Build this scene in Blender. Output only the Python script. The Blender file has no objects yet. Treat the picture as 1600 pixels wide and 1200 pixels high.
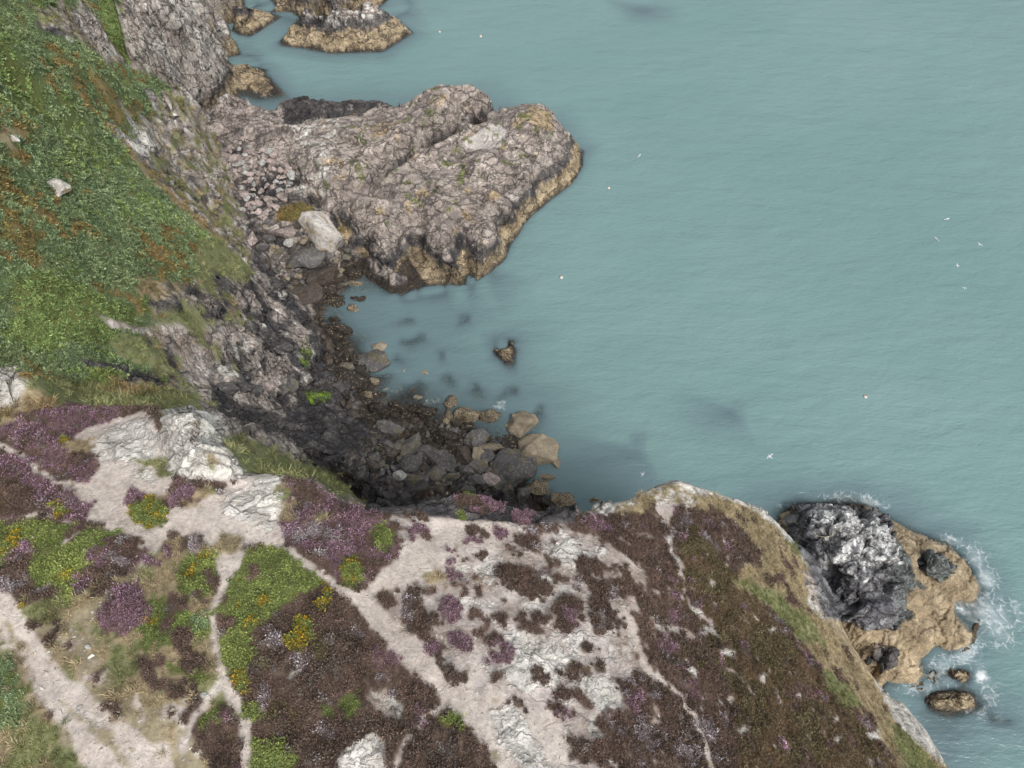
import bpy, math, random, time
import numpy as np
from mathutils import Vector
from mathutils.geometry import delaunay_2d_cdt
T0 = time.time()
rng = np.random.default_rng(7)
random.seed(7)
SC = bpy.context.scene
COL = SC.collection

# ------------------------------------------------------------------ camera, sky, sun, exposure
H_CAM, PITCH, F = 80.0, math.radians(58.0), 1081.0      # drone height over the sea, tilt below the horizon, focal length for a 1600 px wide frame
cam = bpy.data.cameras.new("camera"); co = bpy.data.objects.new("camera", cam); COL.objects.link(co)
co.location = (0, 0, H_CAM); co.rotation_euler = (math.pi/2 - PITCH, 0, 0)
cam.sensor_width = 36.0; cam.lens = 36.0*F/1600.0; cam.clip_end = 8000; cam.clip_start = 0.5
SC.camera = co
SUN_EL, SUN_AZ = math.radians(54), math.radians(146)
w = bpy.data.worlds.new("World"); SC.world = w; w.use_nodes = True
nt = w.node_tree; bg = nt.nodes["Background"]
sky = nt.nodes.new("ShaderNodeTexSky"); sky.sky_type = 'NISHITA'; sky.sun_disc = False
sky.sun_elevation = SUN_EL; sky.sun_rotation = SUN_AZ; sky.air_density = 1.0; sky.dust_density = 4.0
hs = nt.nodes.new("ShaderNodeHueSaturation"); hs.inputs["Saturation"].default_value = 0.22
nt.links.new(sky.outputs[0], hs.inputs["Color"]); nt.links.new(hs.outputs[0], bg.inputs["Color"])
bg.inputs["Strength"].default_value = 0.125
sl = bpy.data.lights.new("sun", 'SUN'); sl.energy = 1.5; sl.angle = math.radians(16); sl.color = (1.0, 0.97, 0.93)
so = bpy.data.objects.new("sun", sl); COL.objects.link(so)
# light comes softly from the drone's right, a little behind it
d = Vector((math.sin(SUN_AZ)*math.cos(SUN_EL), math.cos(SUN_AZ)*math.cos(SUN_EL), math.sin(SUN_EL)))
so.rotation_euler = d.to_track_quat('Z', 'Y').to_euler()
SC.view_settings.view_transform = 'Standard'; SC.view_settings.look = 'None'
SC.view_settings.gamma = 1; SC.view_settings.exposure = 0.26

# ------------------------------------------------------------------ rays of the drone's lens
cp, sp = math.cos(PITCH), math.sin(PITCH)
def rays(px, py):
    a = (np.asarray(px, float)-800)/F; b = (600-np.asarray(py, float))/F
    return a, cp + b*sp, -sp + b*cp
def W(px, py, z):
    dx, dy, dz = rays(px, py); t = (np.asarray(z, float)-H_CAM)/dz
    return np.stack([dx*t, dy*t, np.asarray(z, float)+0*t], -1)

# ------------------------------------------------------------------ noise
def _h(ix, iy, iz, s):
    h = (ix*374761393 + iy*668265263 + iz*2147483647 + s*1274126177) & 0xffffffff
    h = ((h ^ (h >> 13))*1274126177) & 0xffffffff
    h = ((h ^ (h >> 15))*2246822519) & 0xffffffff
    return h ^ (h >> 16)
def rnd(ix, iy, iz, s): return (_h(ix, iy, iz, s) & 0xffffff).astype(np.float32)/16777215.0
def vn(P, sc, seed=0):                      # value noise, -1..1
    Q = P/sc; i = np.floor(Q).astype(np.int64); f = (Q-i).astype(np.float32); f = f*f*f*(f*(f*6-15)+10)
    r = 0
    for a in (0, 1):
        wx = f[:, 0] if a else 1-f[:, 0]
        for b in (0, 1):
            wy = f[:, 1] if b else 1-f[:, 1]
            for c in (0, 1):
                wz = f[:, 2] if c else 1-f[:, 2]
                r = r + wx*wy*wz*rnd(i[:, 0]+a, i[:, 1]+b, i[:, 2]+c, seed)
    return r*2-1
def fbm(P, sc, o=4, seed=0, g=0.5):
    r = 0; a = 1; t = 0
    for k in range(o):
        r = r + a*vn(P, sc, seed+k*17); t += a; a *= g; sc *= 0.5
    return r/t*1.6
def worley(P, seed=0):                      # F1, F2, cell random
    i = np.floor(P).astype(np.int64); n = len(P)
    f1 = np.full(n, 9., np.float32); f2 = np.full(n, 9., np.float32); cid = np.zeros(n, np.float32)
    for a in (-1, 0, 1):
        for b in (-1, 0, 1):
            for c in (-1, 0, 1):
                x, y, z = i[:, 0]+a, i[:, 1]+b, i[:, 2]+c
                h = _h(x, y, z, seed)
                px = x + (h & 1023)/1023.-P[:, 0]; py = y + ((h >> 10) & 1023)/1023.-P[:, 1]; pz = z + ((h >> 20) & 1023)/1023.-P[:, 2]
                d = np.sqrt(px*px+py*py+pz*pz).astype(np.float32)
                m = d < f1
                f2 = np.where(m, f1, np.minimum(f2, d)); f1 = np.where(m, d, f1)
                cid = np.where(m, ((h*7919) & 0xffff)/65535., cid)
    return f1, f2, cid.astype(np.float32)
def ss(a, b, x): t = np.clip((x-a)/(b-a), 0, 1); return t*t*(3-2*t)

# ------------------------------------------------------------------ shape of the land: spot heights (pixel, pixel, metres)
PTS = []
def add(l, step=None):
    l = [tuple(map(float, p)) for p in l]
    if step is None: PTS.extend([tuple(W(*p)) for p in l]); return
    for a, b in zip(l[:-1], l[1:]):
        A, B = W(*a), W(*b); n = max(1, int(np.linalg.norm(B[:2]-A[:2])/step))
        for k in range(n): PTS.append(tuple(A+(B-A)*k/n))
    PTS.append(tuple(W(*l[-1])))
def foot(l, seen, f, zb, step=1.5):
    """hidden foot of a cliff whose top is l: f of the way towards the far ground seen just over the top"""
    l = [tuple(map(float, p)) for p in l]
    for k in range(len(l)-1):
        a, b = np.array(l[k]), np.array(l[k+1])
        n = max(1, int(np.linalg.norm(W(*b)[:2]-W(*a)[:2])/step))
        for j in range(n):
            p = a+(b-a)*j/n; E = W(*p); S = W(p[0], p[1], seen); q = E+(S-E)*f
            PTS.append((q[0], q[1], zb))
# near headland rim
rimL = [(-260, 560, 48), (-100, 640, 45), (0, 652, 43), (60, 640, 42), (130, 636, 41.5), (250, 634, 41)]
rimC = [(335, 665, 41), (362, 722, 41), (388, 741, 41), (440, 742, 41.5), (500, 752, 40), (525, 775, 40), (560, 786, 40), (600, 788, 40), (650, 780, 39.5), (705, 765, 39), (760, 776, 38.5), (830, 790, 38), (870, 803, 37), (895, 806, 36.5)]
rimR = [(895, 806, 36.5), (940, 796, 35), (985, 775, 34), (1030, 752, 32.5), (1062, 745, 32), (1100, 758, 31), (1150, 775, 30), (1195, 792, 28.5)]
sil = [(1195, 792, 28.5), (1220, 815, 27), (1245, 845, 25.5), (1285, 888, 24), (1303, 930, 23.3), (1318, 975, 23), (1335, 1010, 22.6), (1362, 1050, 22), (1382, 1075, 21), (1415, 1100, 20), (1450, 1145, 19), (1482, 1200, 18), (1560, 1330, 17)]
inner = [(1175, 812, 29.6), (1212, 860, 29.3), (1245, 910, 29), (1268, 965, 29), (1300, 1020, 29), (1335, 1070, 29), (1370, 1120, 29.5), (1400, 1160, 30), (1435, 1210, 31), (1500, 1330, 32)]
add(rimL, 1.2); add(rimC, 0.8); add(rimR, 0.8); add(sil, 0.8); add(inner, 0.9)
foot(rimL, 30, 0.45, 37); foot(rimR, 0, 0.78, -1.5); foot(rimR[1:], 0, 0.5, 7); foot(sil, 0, 0.7, -1.0); foot(sil, 0, 0.4, 8)
foot(rimC[5:], 2, 0.72, 3.0); foot(rimC[5:-2], 2, 0.4, 13)
add([(0, 1200, 46), (0, 1050, 45.8), (0, 900, 45.5), (0, 760, 44.2), (200, 900, 44.3), (200, 1100, 45.8), (100, 1000, 45.4), (400, 1200, 46), (400, 1050, 45.2), (400, 900, 44), (450, 810, 42.8), (300, 830, 43), (200, 760, 42.9), (100, 760, 43.3), (70, 690, 42.8), (180, 700, 42.6),
     (600, 950, 43.3), (600, 860, 42.2), (540, 850, 42.8), (500, 800, 42), (560, 820, 41.8), (700, 820, 40.2), (800, 850, 39.6), (800, 1000, 42), (800, 1100, 43.2), (800, 1200, 44), (1000, 900, 37.0), (950, 850, 36.8), (900, 1000, 41), (1000, 1050, 39), (1000, 1200, 41.5),
     (600, 1050, 44.2), (600, 1200, 45.2), (480, 1000, 44.8), (1150, 850, 31.6), (1080, 800, 32.6), (1150, 1000, 34.4), (1200, 1200, 37), (1200, 1100, 35), (1300, 1100, 32), (1300, 1200, 34), (1220, 940, 31), (1100, 950, 34.4), (1050, 850, 34.2)])
add([(-300, 1400, 47), (0, 1400, 47), (400, 1400, 47), (900, 1400, 45.5), (1300, 1400, 39), (1500, 1450, 33), (-400, 1000, 48), (-300, 750, 47)])
# white tor at the rim
add([(258, 648, 43.3), (285, 640, 43.9), (318, 648, 43.3), (338, 676, 42.9), (356, 712, 42.6), (378, 740, 42.2), (350, 741, 42.9), (300, 741, 43.5), (264, 726, 43.2), (255, 690, 43.0)], 0.5)
add([(295, 650, 44.3), (300, 690, 44.5), (304, 730, 44.3), (275, 690, 43.6), (330, 700, 43.3)])
add([(244, 650, 42.3), (243, 690, 42.4), (250, 732, 42.5), (300, 752, 42.3), (350, 755, 42.3), (385, 753, 42.2)], 0.6)
add([(0, 575, 44.5), (25, 572, 44), (42, 600, 43.5), (30, 630, 43.5), (0, 640, 44)], 0.8)
# gully behind the rim
add([(-100, 600, 40), (20, 612, 38), (60, 608, 37), (150, 602, 35), (250, 612, 32), (310, 622, 27), (330, 640, 28)])
add([(352, 670, 34), (400, 725, 35), (440, 732, 35), (500, 742, 32), (545, 772, 28)], 1)
add([(370, 655, 29), (400, 690, 27), (430, 705, 25), (480, 718, 24), (530, 748, 21), (590, 775, 14)], 1)
add([(400, 672, 22), (440, 690, 19), (500, 700, 16), (560, 740, 11), (600, 768, 6), (600, 740, 6), (560, 700, 8), (590, 690, 4)], 1)
add([(350, 632, 20), (400, 650, 15), (450, 660, 12), (500, 665, 8), (545, 665, 4), (400, 620, 15), (450, 625, 9), (505, 615, 5), (545, 640, 2.5)])
# bracken hillside across the gully
add([(-150, 560, 42), (50, 562, 37), (150, 552, 34.5), (250, 560, 30), (330, 575, 21), (400, 575, 15), (460, 575, 9), (505, 572, 4)])
add([(-150, 500, 43), (0, 500, 39), (100, 500, 36.5), (200, 500, 32), (260, 500, 28), (330, 500, 22), (400, 500, 14), (450, 505, 8), (488, 505, 2.5)])
add([(-150, 430, 44), (0, 430, 41), (100, 430, 37.5), (200, 430, 32.5), (300, 430, 25), (350, 430, 19), (395, 430, 12), (425, 440, 6)])
edgeB = [(345, 376, 19.5), (318, 352, 21.5), (290, 328, 23), (262, 303, 24.5), (240, 278, 25.5), (215, 240, 26), (180, 212, 27), (205, 198, 25.5), (240, 172, 22), (262, 160, 20), (290, 150, 17)]
add(edgeB, 1.2)
add([(0, 375, 42), (100, 375, 38), (200, 375, 32), (280, 370, 25.5), (-150, 350, 46), (0, 300, 43), (100, 300, 37.5), (180, 300, 31), (-150, 215, 47), (0, 215, 43.5), (100, 215, 36), (150, 215, 30), (-150, 150, 47), (0, 150, 43.5), (100, 150, 36), (200, 150, 25.5)])
ridge = [(-200, 20, 50), (-60, 45, 47), (0, 55, 45), (80, 75, 39.5), (130, 92, 35.5), (170, 106, 31), (230, 125, 24.5), (290, 150, 17)]
add(ridge, 1.5); foot(ridge[:-1], 10, 0.5, 16, 2.5)
add([(260, 200, 14), (250, 240, 17), (290, 240, 12), (300, 290, 13), (325, 340, 12.5), (350, 368, 12), (318, 200, 6), (340, 250, 6), (362, 310, 5), (375, 350, 5), (380, 385, 5), (398, 405, 4.5), (330, 300, 11)])
add([(308, 168, 3), (330, 190, 3), (350, 240, 3.5), (372, 300, 3.5), (388, 345, 3.5), (392, 390, 3), (425, 425, 2.6), (460, 460, 2), (485, 490, 1.5)])
# far headland, top left
add([(-200, -40, 44), (-150, 0, 40), (0, -80, 38), (0, 0, 33), (0, 35, 29), (90, 0, 30), (90, 60, 24), (160, -60, 29), (200, 0, 22), (160, 40, 21), (200, 60, 17), (200, 100, 15), (250, 0, 18), (250, 60, 12.5), (250, 110, 9), (290, 0, 14.5), (300, 60, 8), (285, 125, 4.5), (330, 0, 9), (370, 0, 5), (330, 32, 6.5), (322, 62, 4.5), (305, 100, 4), (200, -120, 30), (300, -120, 18), (370, -80, 7), (-200, -200, 50), (0, -200, 42)])
coastC = [(303, 152, -0.2), (316, 130, -0.2), (322, 112, -0.2), (345, 92, -0.2), (342, 70, -0.2), (352, 45, -0.2), (372, 28, -0.2), (400, 8, -0.2), (415, -30, -0.2), (425, -150, -0.2)]
add(coastC, 1.5); add([(p[0]+14, p[1]+9, -2.4) for p in coastC[:-1] if not 80 < p[1] < 115], 1.5)
# rock islet joined to the beach
D_front = [(912, 238, -0.3), (911, 262, -0.3), (892, 292, -0.3), (850, 325, -0.3), (822, 350, -0.3), (800, 385, -0.3), (787, 412, -0.3), (745, 443, -0.3), (700, 456, -0.3), (640, 470, -0.3), (612, 462, -0.3), (578, 442, -0.3), (562, 420, 0.0)]
D_back = [(338, 168, 4), (352, 152, 6), (372, 148, 6.5), (400, 160, 5.5), (428, 176, 4), (442, 160, 4.5), (470, 150, 5), (500, 158, 4), (530, 158, 3), (560, 154, 3), (598, 158, 3), (625, 166, 5.5), (655, 150, 7), (690, 131, 8.2), (735, 128, 8.2), (765, 142, 7), (777, 165, 5), (783, 184, 2.2), (800, 172, 4.5), (815, 155, 6.5), (845, 157, 7), (870, 172, 6), (890, 205, 4), (905, 225, 1.5), (912, 238, 0)]
add(D_front, 1.2); add([(p[0]+9, p[1]+13, -2.8) for p in D_front[1:-3]], 1.5); add(D_back, 1.2); foot(D_back, 0, 0.62, -1.2, 1.8)
add([(500, 245, 7.5), (560, 212, 8.3), (620, 195, 8.6), (690, 155, 9.2), (745, 148, 8.8), (640, 222, 8.2), (720, 188, 7.8), (762, 172, 6.5), (560, 260, 7.8), (520, 285, 7.3), (600, 275, 6.6)])
add([(560, 318, 4.6), (598, 297, 3.0), (640, 264, 1.9), (690, 240, 1.2), (730, 220, 1.2), (765, 199, 1.0), (786, 190, 0.5)], .7)
add([(745, 230, 5.4), (700, 254, 6.4), (655, 282, 7.3), (620, 312, 7.5)], .8); add([(775, 180, 6.0), (740, 195, 7.2), (700, 212, 7.8), (650, 236, 7.9), (606, 264, 7.4)], .8)
add([(640, 325, 6.2), (652, 350, 4.2), (650, 378, 2.2), (652, 405, 1.0)], .7); add([(728, 345, 4.6), (724, 385, 2.2), (722, 410, 1.4)], .7); add([(800, 255, 6.0), (806, 300, 4.4), (800, 330, 2.8)], .8); add([(540, 285, 6.0), (552, 340, 4.6), (575, 378, 3.4)], .8); add([(645, 192, 7.0), (650, 218, 6.0), (654, 240, 4.5)], .7); add([(560, 225, 7.0), (600, 222, 7.2), (640, 200, 7.4)], .8); add([(700, 268, 6.9), (745, 290, 6.0), (760, 330, 5.0)], .8)
add([(560, 310, 7.2), (615, 325, 7.6), (670, 268, 8), (740, 245, 8.3), (790, 222, 7.6), (835, 182, 8.4), (860, 195, 6.8), (775, 215, 6.4), (830, 240, 7), (880, 232, 4.2), (896, 248, 2.6), (868, 272, 3), (828, 308, 3), (806, 340, 3), (785, 378, 3), (757, 408, 2.4), (722, 425, 2.6), (688, 424, 1.8), (652, 440, 0.8), (612, 428, 2.4), (572, 402, 2.4)])
add([(590, 358, 6.4), (602, 392, 4.6), (648, 384, 2.8), (652, 352, 4.6), (690, 365, 6.4), (696, 402, 4.4), (724, 372, 4.2), (760, 360, 6.2), (752, 396, 4.4), (770, 300, 7.5), (820, 272, 6.6), (700, 310, 7.6), (640, 330, 6.8), (800, 300, 6)])
add([(468, 252, 6), (478, 290, 5.2), (512, 325, 5.0), (545, 365, 4.8), (460, 292, 2.6), (490, 325, 1.8), (528, 350, 1.4), (552, 382, 1), (562, 408, 0.6)])
add([(440, 205, 6), (400, 200, 6.2), (360, 190, 5.5), (470, 200, 4.2), (540, 178, 4.5), (585, 190, 6.5), (440, 240, 5), (400, 240, 4.5), (420, 300, 3.2), (390, 320, 3), (450, 270, 4)])
# cove floor
add([(420, 335, 2.6), (430, 365, 2.1), (430, 400, 1.8), (465, 440, 1.2), (500, 462, 0.6), (520, 425, 0.9), (540, 440, 0.4), (560, 440, -0.3), (540, 462, -0.4), (525, 480, -0.4), (505, 500, -0.3), (520, 522, 0.2), (548, 540, 0.1), (560, 562, 0.3), (575, 590, 0.1), (560, 610, 0.4), (580, 628, 0.0), (610, 640, 0.2), (650, 655, 0.2), (700, 668, 0.1), (745, 668, -0.2), (790, 690, -0.3), (590, 480, -1.0), (620, 470, -1.2), (570, 500, -1.0)])
add([(520, 560, 1.2), (510, 530, 1.5), (540, 600, 1), (555, 650, 0.8), (600, 680, 0.8), (640, 700, 0.6), (700, 700, 0.4), (760, 705, 0.1), (600, 715, 1.8), (650, 740, 1.4), (700, 740, 1.2), (760, 745, 0.8), (800, 740, 0.5), (830, 700, -0.5), (820, 770, 0.5), (850, 770, 0), (870, 740, -1), (870, 800, -0.6), (895, 790, -1.5), (880, 690, -2)])
add([(600, 520, -0.9), (640, 560, -0.9), (620, 600, -0.6), (680, 600, -0.7), (720, 620, -0.6), (760, 640, -0.5), (800, 630, -0.9), (700, 540, -1.6), (760, 580, -2), (650, 500, -1.6), (720, 480, -3.5)])
# skerry off the right-hand point
add([(1222, 800, -0.2), (1250, 790, -0.2), (1320, 782, -0.2), (1360, 793, -0.2), (1405, 822, -0.2), (1480, 850, -0.2), (1512, 880, -0.2), (1535, 922, -0.2), (1520, 945, -0.3), (1492, 942, -0.4), (1490, 955, -0.4), (1522, 968, -0.3), (1512, 1005, -0.2), (1482, 1020, -0.3), (1462, 1012, -0.5), (1440, 1030, -0.5), (1448, 1060, -0.2), (1402, 1070, -0.3), (1365, 1050, -0.4)], 1.0)
add([(1250, 802, 2), (1290, 802, 4.5), (1330, 806, 4.5), (1375, 830, 3.5), (1320, 840, 6.4), (1290, 860, 6.6), (1360, 870, 5.6), (1340, 900, 6.4), (1345, 855, 5.2), (1325, 880, 5.4), (1375, 850, 5.2), (1400, 880, 4.5), (1420, 905, 4), (1440, 868, 3.4), (1465, 880, 4.2), (1478, 895, 3.4), (1445, 905, 2.2), (1500, 890, 1.5), (1510, 920, 1.2), (1480, 930, 1), (1350, 950, 4.6), (1395, 935, 4.2), (1420, 940, 3), (1340, 975, 3), (1400, 962, 2.2), (1450, 965, 1.4), (1490, 985, 1.1), (1480, 1005, 0.8), (1400, 1000, 1.3), (1350, 1000, 1.8), (1440, 1000, 0.9), (1375, 1025, 3.4), (1395, 1028, 2.8), (1350, 1030, 2.2), (1415, 1050, 1.4), (1385, 1050, 1.6), (1400, 1016, 0.9), (1365, 1008, 0.9)])
def tor(cx, cy, rx, ry, z, n=12, zb=-0.4, shr=.55, ring=0):
    add([(cx+rx*math.cos(a), cy+ry*math.sin(a), zb) for a in np.linspace(0, 2*math.pi, n, endpoint=False)])
    if ring: add([(cx+rx*ring*math.cos(a), cy+ry*ring*math.sin(a), -2.6) for a in np.linspace(0, 2*math.pi, n, endpoint=False)])
    add([(cx+rx*shr*math.cos(a), cy+ry*shr*math.sin(a)-abs(ry)*.1, z*.9) for a in np.linspace(0, 2*math.pi, 7, endpoint=False)]); add([(cx, cy-ry*.1, z)])
add([(1440, 1078, -2), (1470, 1070, -2), (1510, 1072, -2), (1535, 1080, -2), (1400, 1082, -2), (1470, 1048, -2), (1460, 1035, -1.5), (1520, 1040, -2), (1490, 1036, -1.6)]); tor(1492, 1098, 52, 22, 1.3); tor(1498, 1056, 26, 12, 1.0); tor(378, 102, 31, 13, 1.9, ring=1.5); tor(789, 540, 23, 9, 1.0, ring=1.9); tor(1326, 783, 20, 6, .9)
tor(530, 12, 114, 27, 5, 18, ring=1.2); tor(500, -40, 100, 30, 7)
for c in ((1003, 22, 24, 9), (1145, 650, 16, 16), (992, 702, 22, 16)): tor(*c, -0.75, zb=-4)
for c_ in ((620, 560, 12, 6), (655, 600, 14, 6), (700, 592, 16, 7), (690, 556, 14, 7), (742, 604, 15, 7), (606, 585, 9, 5), (660, 528, 14, 6), (728, 500, 18, 8), (800, 612, 20, 9), (630, 535, 10, 6), (640, 500, 12, 5), (845, 640, 12, 8), (860, 770, 14, 8), (1560, 1130, 40, 14)): tor(*c_, -.18, zb=-1.3, n=7)
# sea bed
cpx = []
pts = np.array(PTS)
def proj(P):
    v = P-np.array([0, 0, H_CAM]); dep = v[:, 1]*cp-v[:, 2]*sp; up = v[:, 1]*sp+v[:, 2]*cp
    return 800+F*v[:, 0]/dep, 600-F*up/dep
for gx in range(300, 2300, 55):
    for gy in range(-300, 1500, 55):
        q = W(gx+random.uniform(-12, 12), gy+random.uniform(-12, 12), -4.5)
        if not (-130 < q[0] < 75 and -15 < q[1] < 190): continue
        dm = np.hypot(pts[:, 0]-q[0], pts[:, 1]-q[1]).min()
        if dm > 5.0 and not (gy < 160 and gx < 420) and not (gx < 600 and gy > 160) and not (q[1] < 60 and q[0] < 24 and gy > 900): cpx.append(tuple(q))
PTS += cpx
for y in np.arange(-12, 200, 8): PTS.append((90, y, -5)); PTS.append((-150, y, 44))
for x in np.arange(-150, 90, 8): PTS.append((x, -22, 47 if x < 18 else -5)); PTS.append((x, 205, -5 if x > -85 else 30))
# triangulate and rasterise on a 0.25 m plan
GX0, GY0, GS = -128.0, -12.0, 0.25
NX, NY = int(196/GS), int(206/GS)
pa = np.array(PTS); key = {}
for p in PTS: key.setdefault((round(p[0]*2.5), round(p[1]*2.5)), p)
pa = np.array(list(key.values()))
vo, _, fo, ov, _, _ = delaunay_2d_cdt([Vector((p[0], p[1])) for p in pa], [], [], 0, 1e-5)
zs = np.array([pa[o[0], 2] for o in ov]); vx = np.array([v.x for v in vo]); vy = np.array([v.y for v in vo])
HG = np.full((NY, NX), -4.5, np.float32)
for f in fo:
    a, b, c = f; x0, x1, x2 = vx[a], vx[b], vx[c]; y0, y1, y2 = vy[a], vy[b], vy[c]
    den = (y1-y2)*(x0-x2)+(x2-x1)*(y0-y2)
    if abs(den) < 1e-9: continue
    i0 = max(0, int((min(x0, x1, x2)-GX0)/GS)); i1 = min(NX-1, int((max(x0, x1, x2)-GX0)/GS)+1)
    j0 = max(0, int((min(y0, y1, y2)-GY0)/GS)); j1 = min(NY-1, int((max(y0, y1, y2)-GY0)/GS)+1)
    if i1 < i0 or j1 < j0: continue
    X = (GX0+np.arange(i0, i1+1)*GS)[None, :]; Y = (GY0+np.arange(j0, j1+1)*GS)[:, None]
    l0 = ((y1-y2)*(X-x2)+(x2-x1)*(Y-y2))/den; l1 = ((y2-y0)*(X-x2)+(x0-x2)*(Y-y2))/den; l2 = 1-l0-l1
    m = (l0 >= -1e-6) & (l1 >= -1e-6) & (l2 >= -1e-6)
    HG[j0:j1+1, i0:i1+1][m] = (l0*zs[a]+l1*zs[b]+l2*zs[c])[m]
def blur(A, s):
    r = int(3*s)+1; k = np.exp(-np.arange(-r, r+1)**2/(2*s*s)); k /= k.sum()
    B = np.pad(A, ((r, r), (0, 0)), mode='edge'); B = sum(k[i]*B[i:i+A.shape[0]] for i in range(2*r+1))
    C_ = np.pad(B, ((0, 0), (r, r)), mode='edge'); return sum(k[i]*C_[:, i:i+A.shape[1]] for i in range(2*r+1))
h1 = blur(HG, 1.1); h2 = blur(HG, 7.0)
wgt = (1-ss(0.15, 0.6, blur(np.abs(h1-h2), 2.5)))*ss(11, 17, h1); HG = (h1*(1-wgt)+h2*wgt).astype(np.float32)
def bil(A, x, y):
    u = np.clip((x-GX0)/GS, 0, NX-1.001); v = np.clip((y-GY0)/GS, 0, NY-1.001)
    i = u.astype(int); j = v.astype(int); fu = u-i; fv = v-j
    return (A[j, i]*(1-fu)+A[j, i+1]*fu)*(1-fv)+(A[j+1, i]*(1-fu)+A[j+1, i+1]*fu)*fv
def hit(px, py):
    """where a sight line meets the land (or the sea at z = 0)"""
    px = np.atleast_1d(np.asarray(px, float)); py = np.atleast_1d(np.asarray(py, float))
    dx, dy, dz = rays(px, py); t = (52.0-H_CAM)/dz; te = (0.0-H_CAM)/dz; out = te.copy(); done = np.zeros(len(px), bool); prev = t.copy()
    for k in range(420):
        tk = t+(te-t)*k/419.
        hh = bil(HG, dx*tk, dy*tk); zz = H_CAM+dz*tk; m = (~done) & (zz <= np.maximum(hh, 0.0)); out[m] = (tk[m]+prev[m])/2; done |= m; prev = tk
    return np.stack([dx*out, dy*out, H_CAM+dz*out], -1)
print("tin", round(time.time()-T0, 1))

# ------------------------------------------------------------------ fine terrain lattice, closer spaced near the drone
NR, NC = 1250, 1350
yy = np.linspace(0, 1, NR); yy = -8+ (yy*0.45+yy**2*0.55)*180
XL = -0.83*(0.53*yy+68)*0.98; XR = np.interp(yy, [0, 42, 64, 180], [57, 57, 22, 22])
LX = XL[:, None]+(XR-XL)[:, None]*np.linspace(0, 1, NC)[None, :]; LY = np.repeat(yy[:, None], NC, 1)
lx, ly = LX.ravel(), LY.ravel(); lz = bil(HG, lx, ly)
P0 = np.stack([lx, ly, lz], -1)
P2 = np.stack([lx, ly, 0*lx], -1)
wx = vn(P2, 1.1, 3)*.28+vn(P2, .35, 4)*.16+vn(P2, .14, 8)*.08; wy = vn(P2, 1.1, 5)*.28+vn(P2, .35, 6)*.16+vn(P2, .14, 9)*.08
gw, gz = np.gradient(HG, GS); SLG = np.hypot(gw, gz)
slope = bil(SLG, lx, ly)
CL = dict(cliff=0, pale=1, sand=2, soil=3, grass=4, dry=5, purple=6, brown=7, gorse=8, brack=9, orange=10, dark=11, weed=12, tan=13, pink=14, yellow=15, grey=16, guano=17, moss=18, mixc=19, trod=20, sky_=21, slate=22)
cls = np.zeros(len(lx), np.uint8)
def inpoly(x, y, q):
    r = np.zeros(len(x), bool); n = len(q)
    for i in range(n):
        x0, y0 = q[i]; x1, y1 = q[(i+1) % n]
        if y0 == y1: continue
        c = ((y0 > y) != (y1 > y)) & (x < (x1-x0)*(y-y0)/(y1-y0)+x0); r ^= c
    return r
def dense(l, step=14):
    o = []
    for a, b in zip(l, l[1:]+l[:1]):
        n = max(1, int(math.hypot(b[0]-a[0], b[1]-a[1])/step))
        for k in range(n): o.append((a[0]+(b[0]-a[0])*k/n, a[1]+(b[1]-a[1])*k/n))
    return o
def wpoly(l):
    l = dense([tuple(p[:2]) for p in l]); a = np.array(l); return hit(a[:, 0], a[:, 1])[:, :2]
def sel(q, warp=1.0):
    m0 = np.flatnonzero((lx > q[:, 0].min()-.5) & (lx < q[:, 0].max()+.5) & (ly > q[:, 1].min()-.5) & (ly < q[:, 1].max()+.5))
    return m0[inpoly(lx[m0]+wx[m0]*warp, ly[m0]+wy[m0]*warp, q)]
def paint(c, l, warp=1.0, maxs=None, only=None):
    m = sel(wpoly(l), warp)
    if maxs is not None: m = m[slope[m] < maxs]
    if only is not None: m = m[np.isin(cls[m], [CL[k] for k in only])]
    cls[m] = CL[c]; return m
def stroke(l, wd):
    l = np.array(l, float); wd = np.broadcast_to(wd, (len(l),)); t = np.gradient(l, axis=0); t /= np.linalg.norm(t, axis=1)[:, None]+1e-9
    n = np.stack([-t[:, 1], t[:, 0]], -1)*np.asarray(wd)[:, None]/2
    return [tuple(p) for p in (l+n)]+[tuple(p) for p in (l-n)[::-1]]
def ell(cx, cy, rx, ry, a=0, n=16):
    a = math.radians(a); return [(cx+rx*math.cos(t)*math.cos(a)-ry*math.sin(t)*math.sin(a), cy+rx*math.cos(t)*math.sin(a)+ry*math.sin(t)*math.cos(a)) for t in np.linspace(0, 2*math.pi, n, endpoint=False)]
# far headland
paint('brack', [(-40, -60), (170, -60), (185, 45), (150, 55), (95, 70), (-40, 40)])
paint('mixc', [(60, 10), (150, 20), (160, 85), (120, 85), (60, 60)])
paint('gorse', [(150, -10), (185, -10), (188, 45), (172, 60), (160, 30)])
# bracken hillside
paint('brack', [(-60, 10), (80, 55), (170, 92), (240, 118), (290, 146), (250, 158), (205, 195), (175, 212), (235, 275), (290, 328), (345, 376), (395, 430), (370, 480), (330, 500), (280, 560), (250, 600), (100, 600), (-60, 600)])
paint('mixc', [(283, 150), (330, 185), (378, 330), (395, 430), (345, 378), (290, 330), (236, 276), (232, 200), (250, 165)])
paint('orange', [(175, 150), (230, 160), (240, 178), (200, 196), (175, 212), (150, 190)]); paint('dry', stroke([(190, 222), (235, 275), (290, 328), (340, 372)], 9))
paint('pale', [(180, 216), (208, 203), (232, 186), (240, 222), (234, 252), (218, 238)], .6)
paint('orange', [(-20, 150), (30, 170), (50, 230), (45, 300), (65, 380), (70, 430), (30, 400), (-20, 420)]); paint('orange', ell(270, 400, 50, 42, 30), 4); paint('orange', [(45, 135), (90, 110), (105, 150), (70, 165)])
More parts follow.
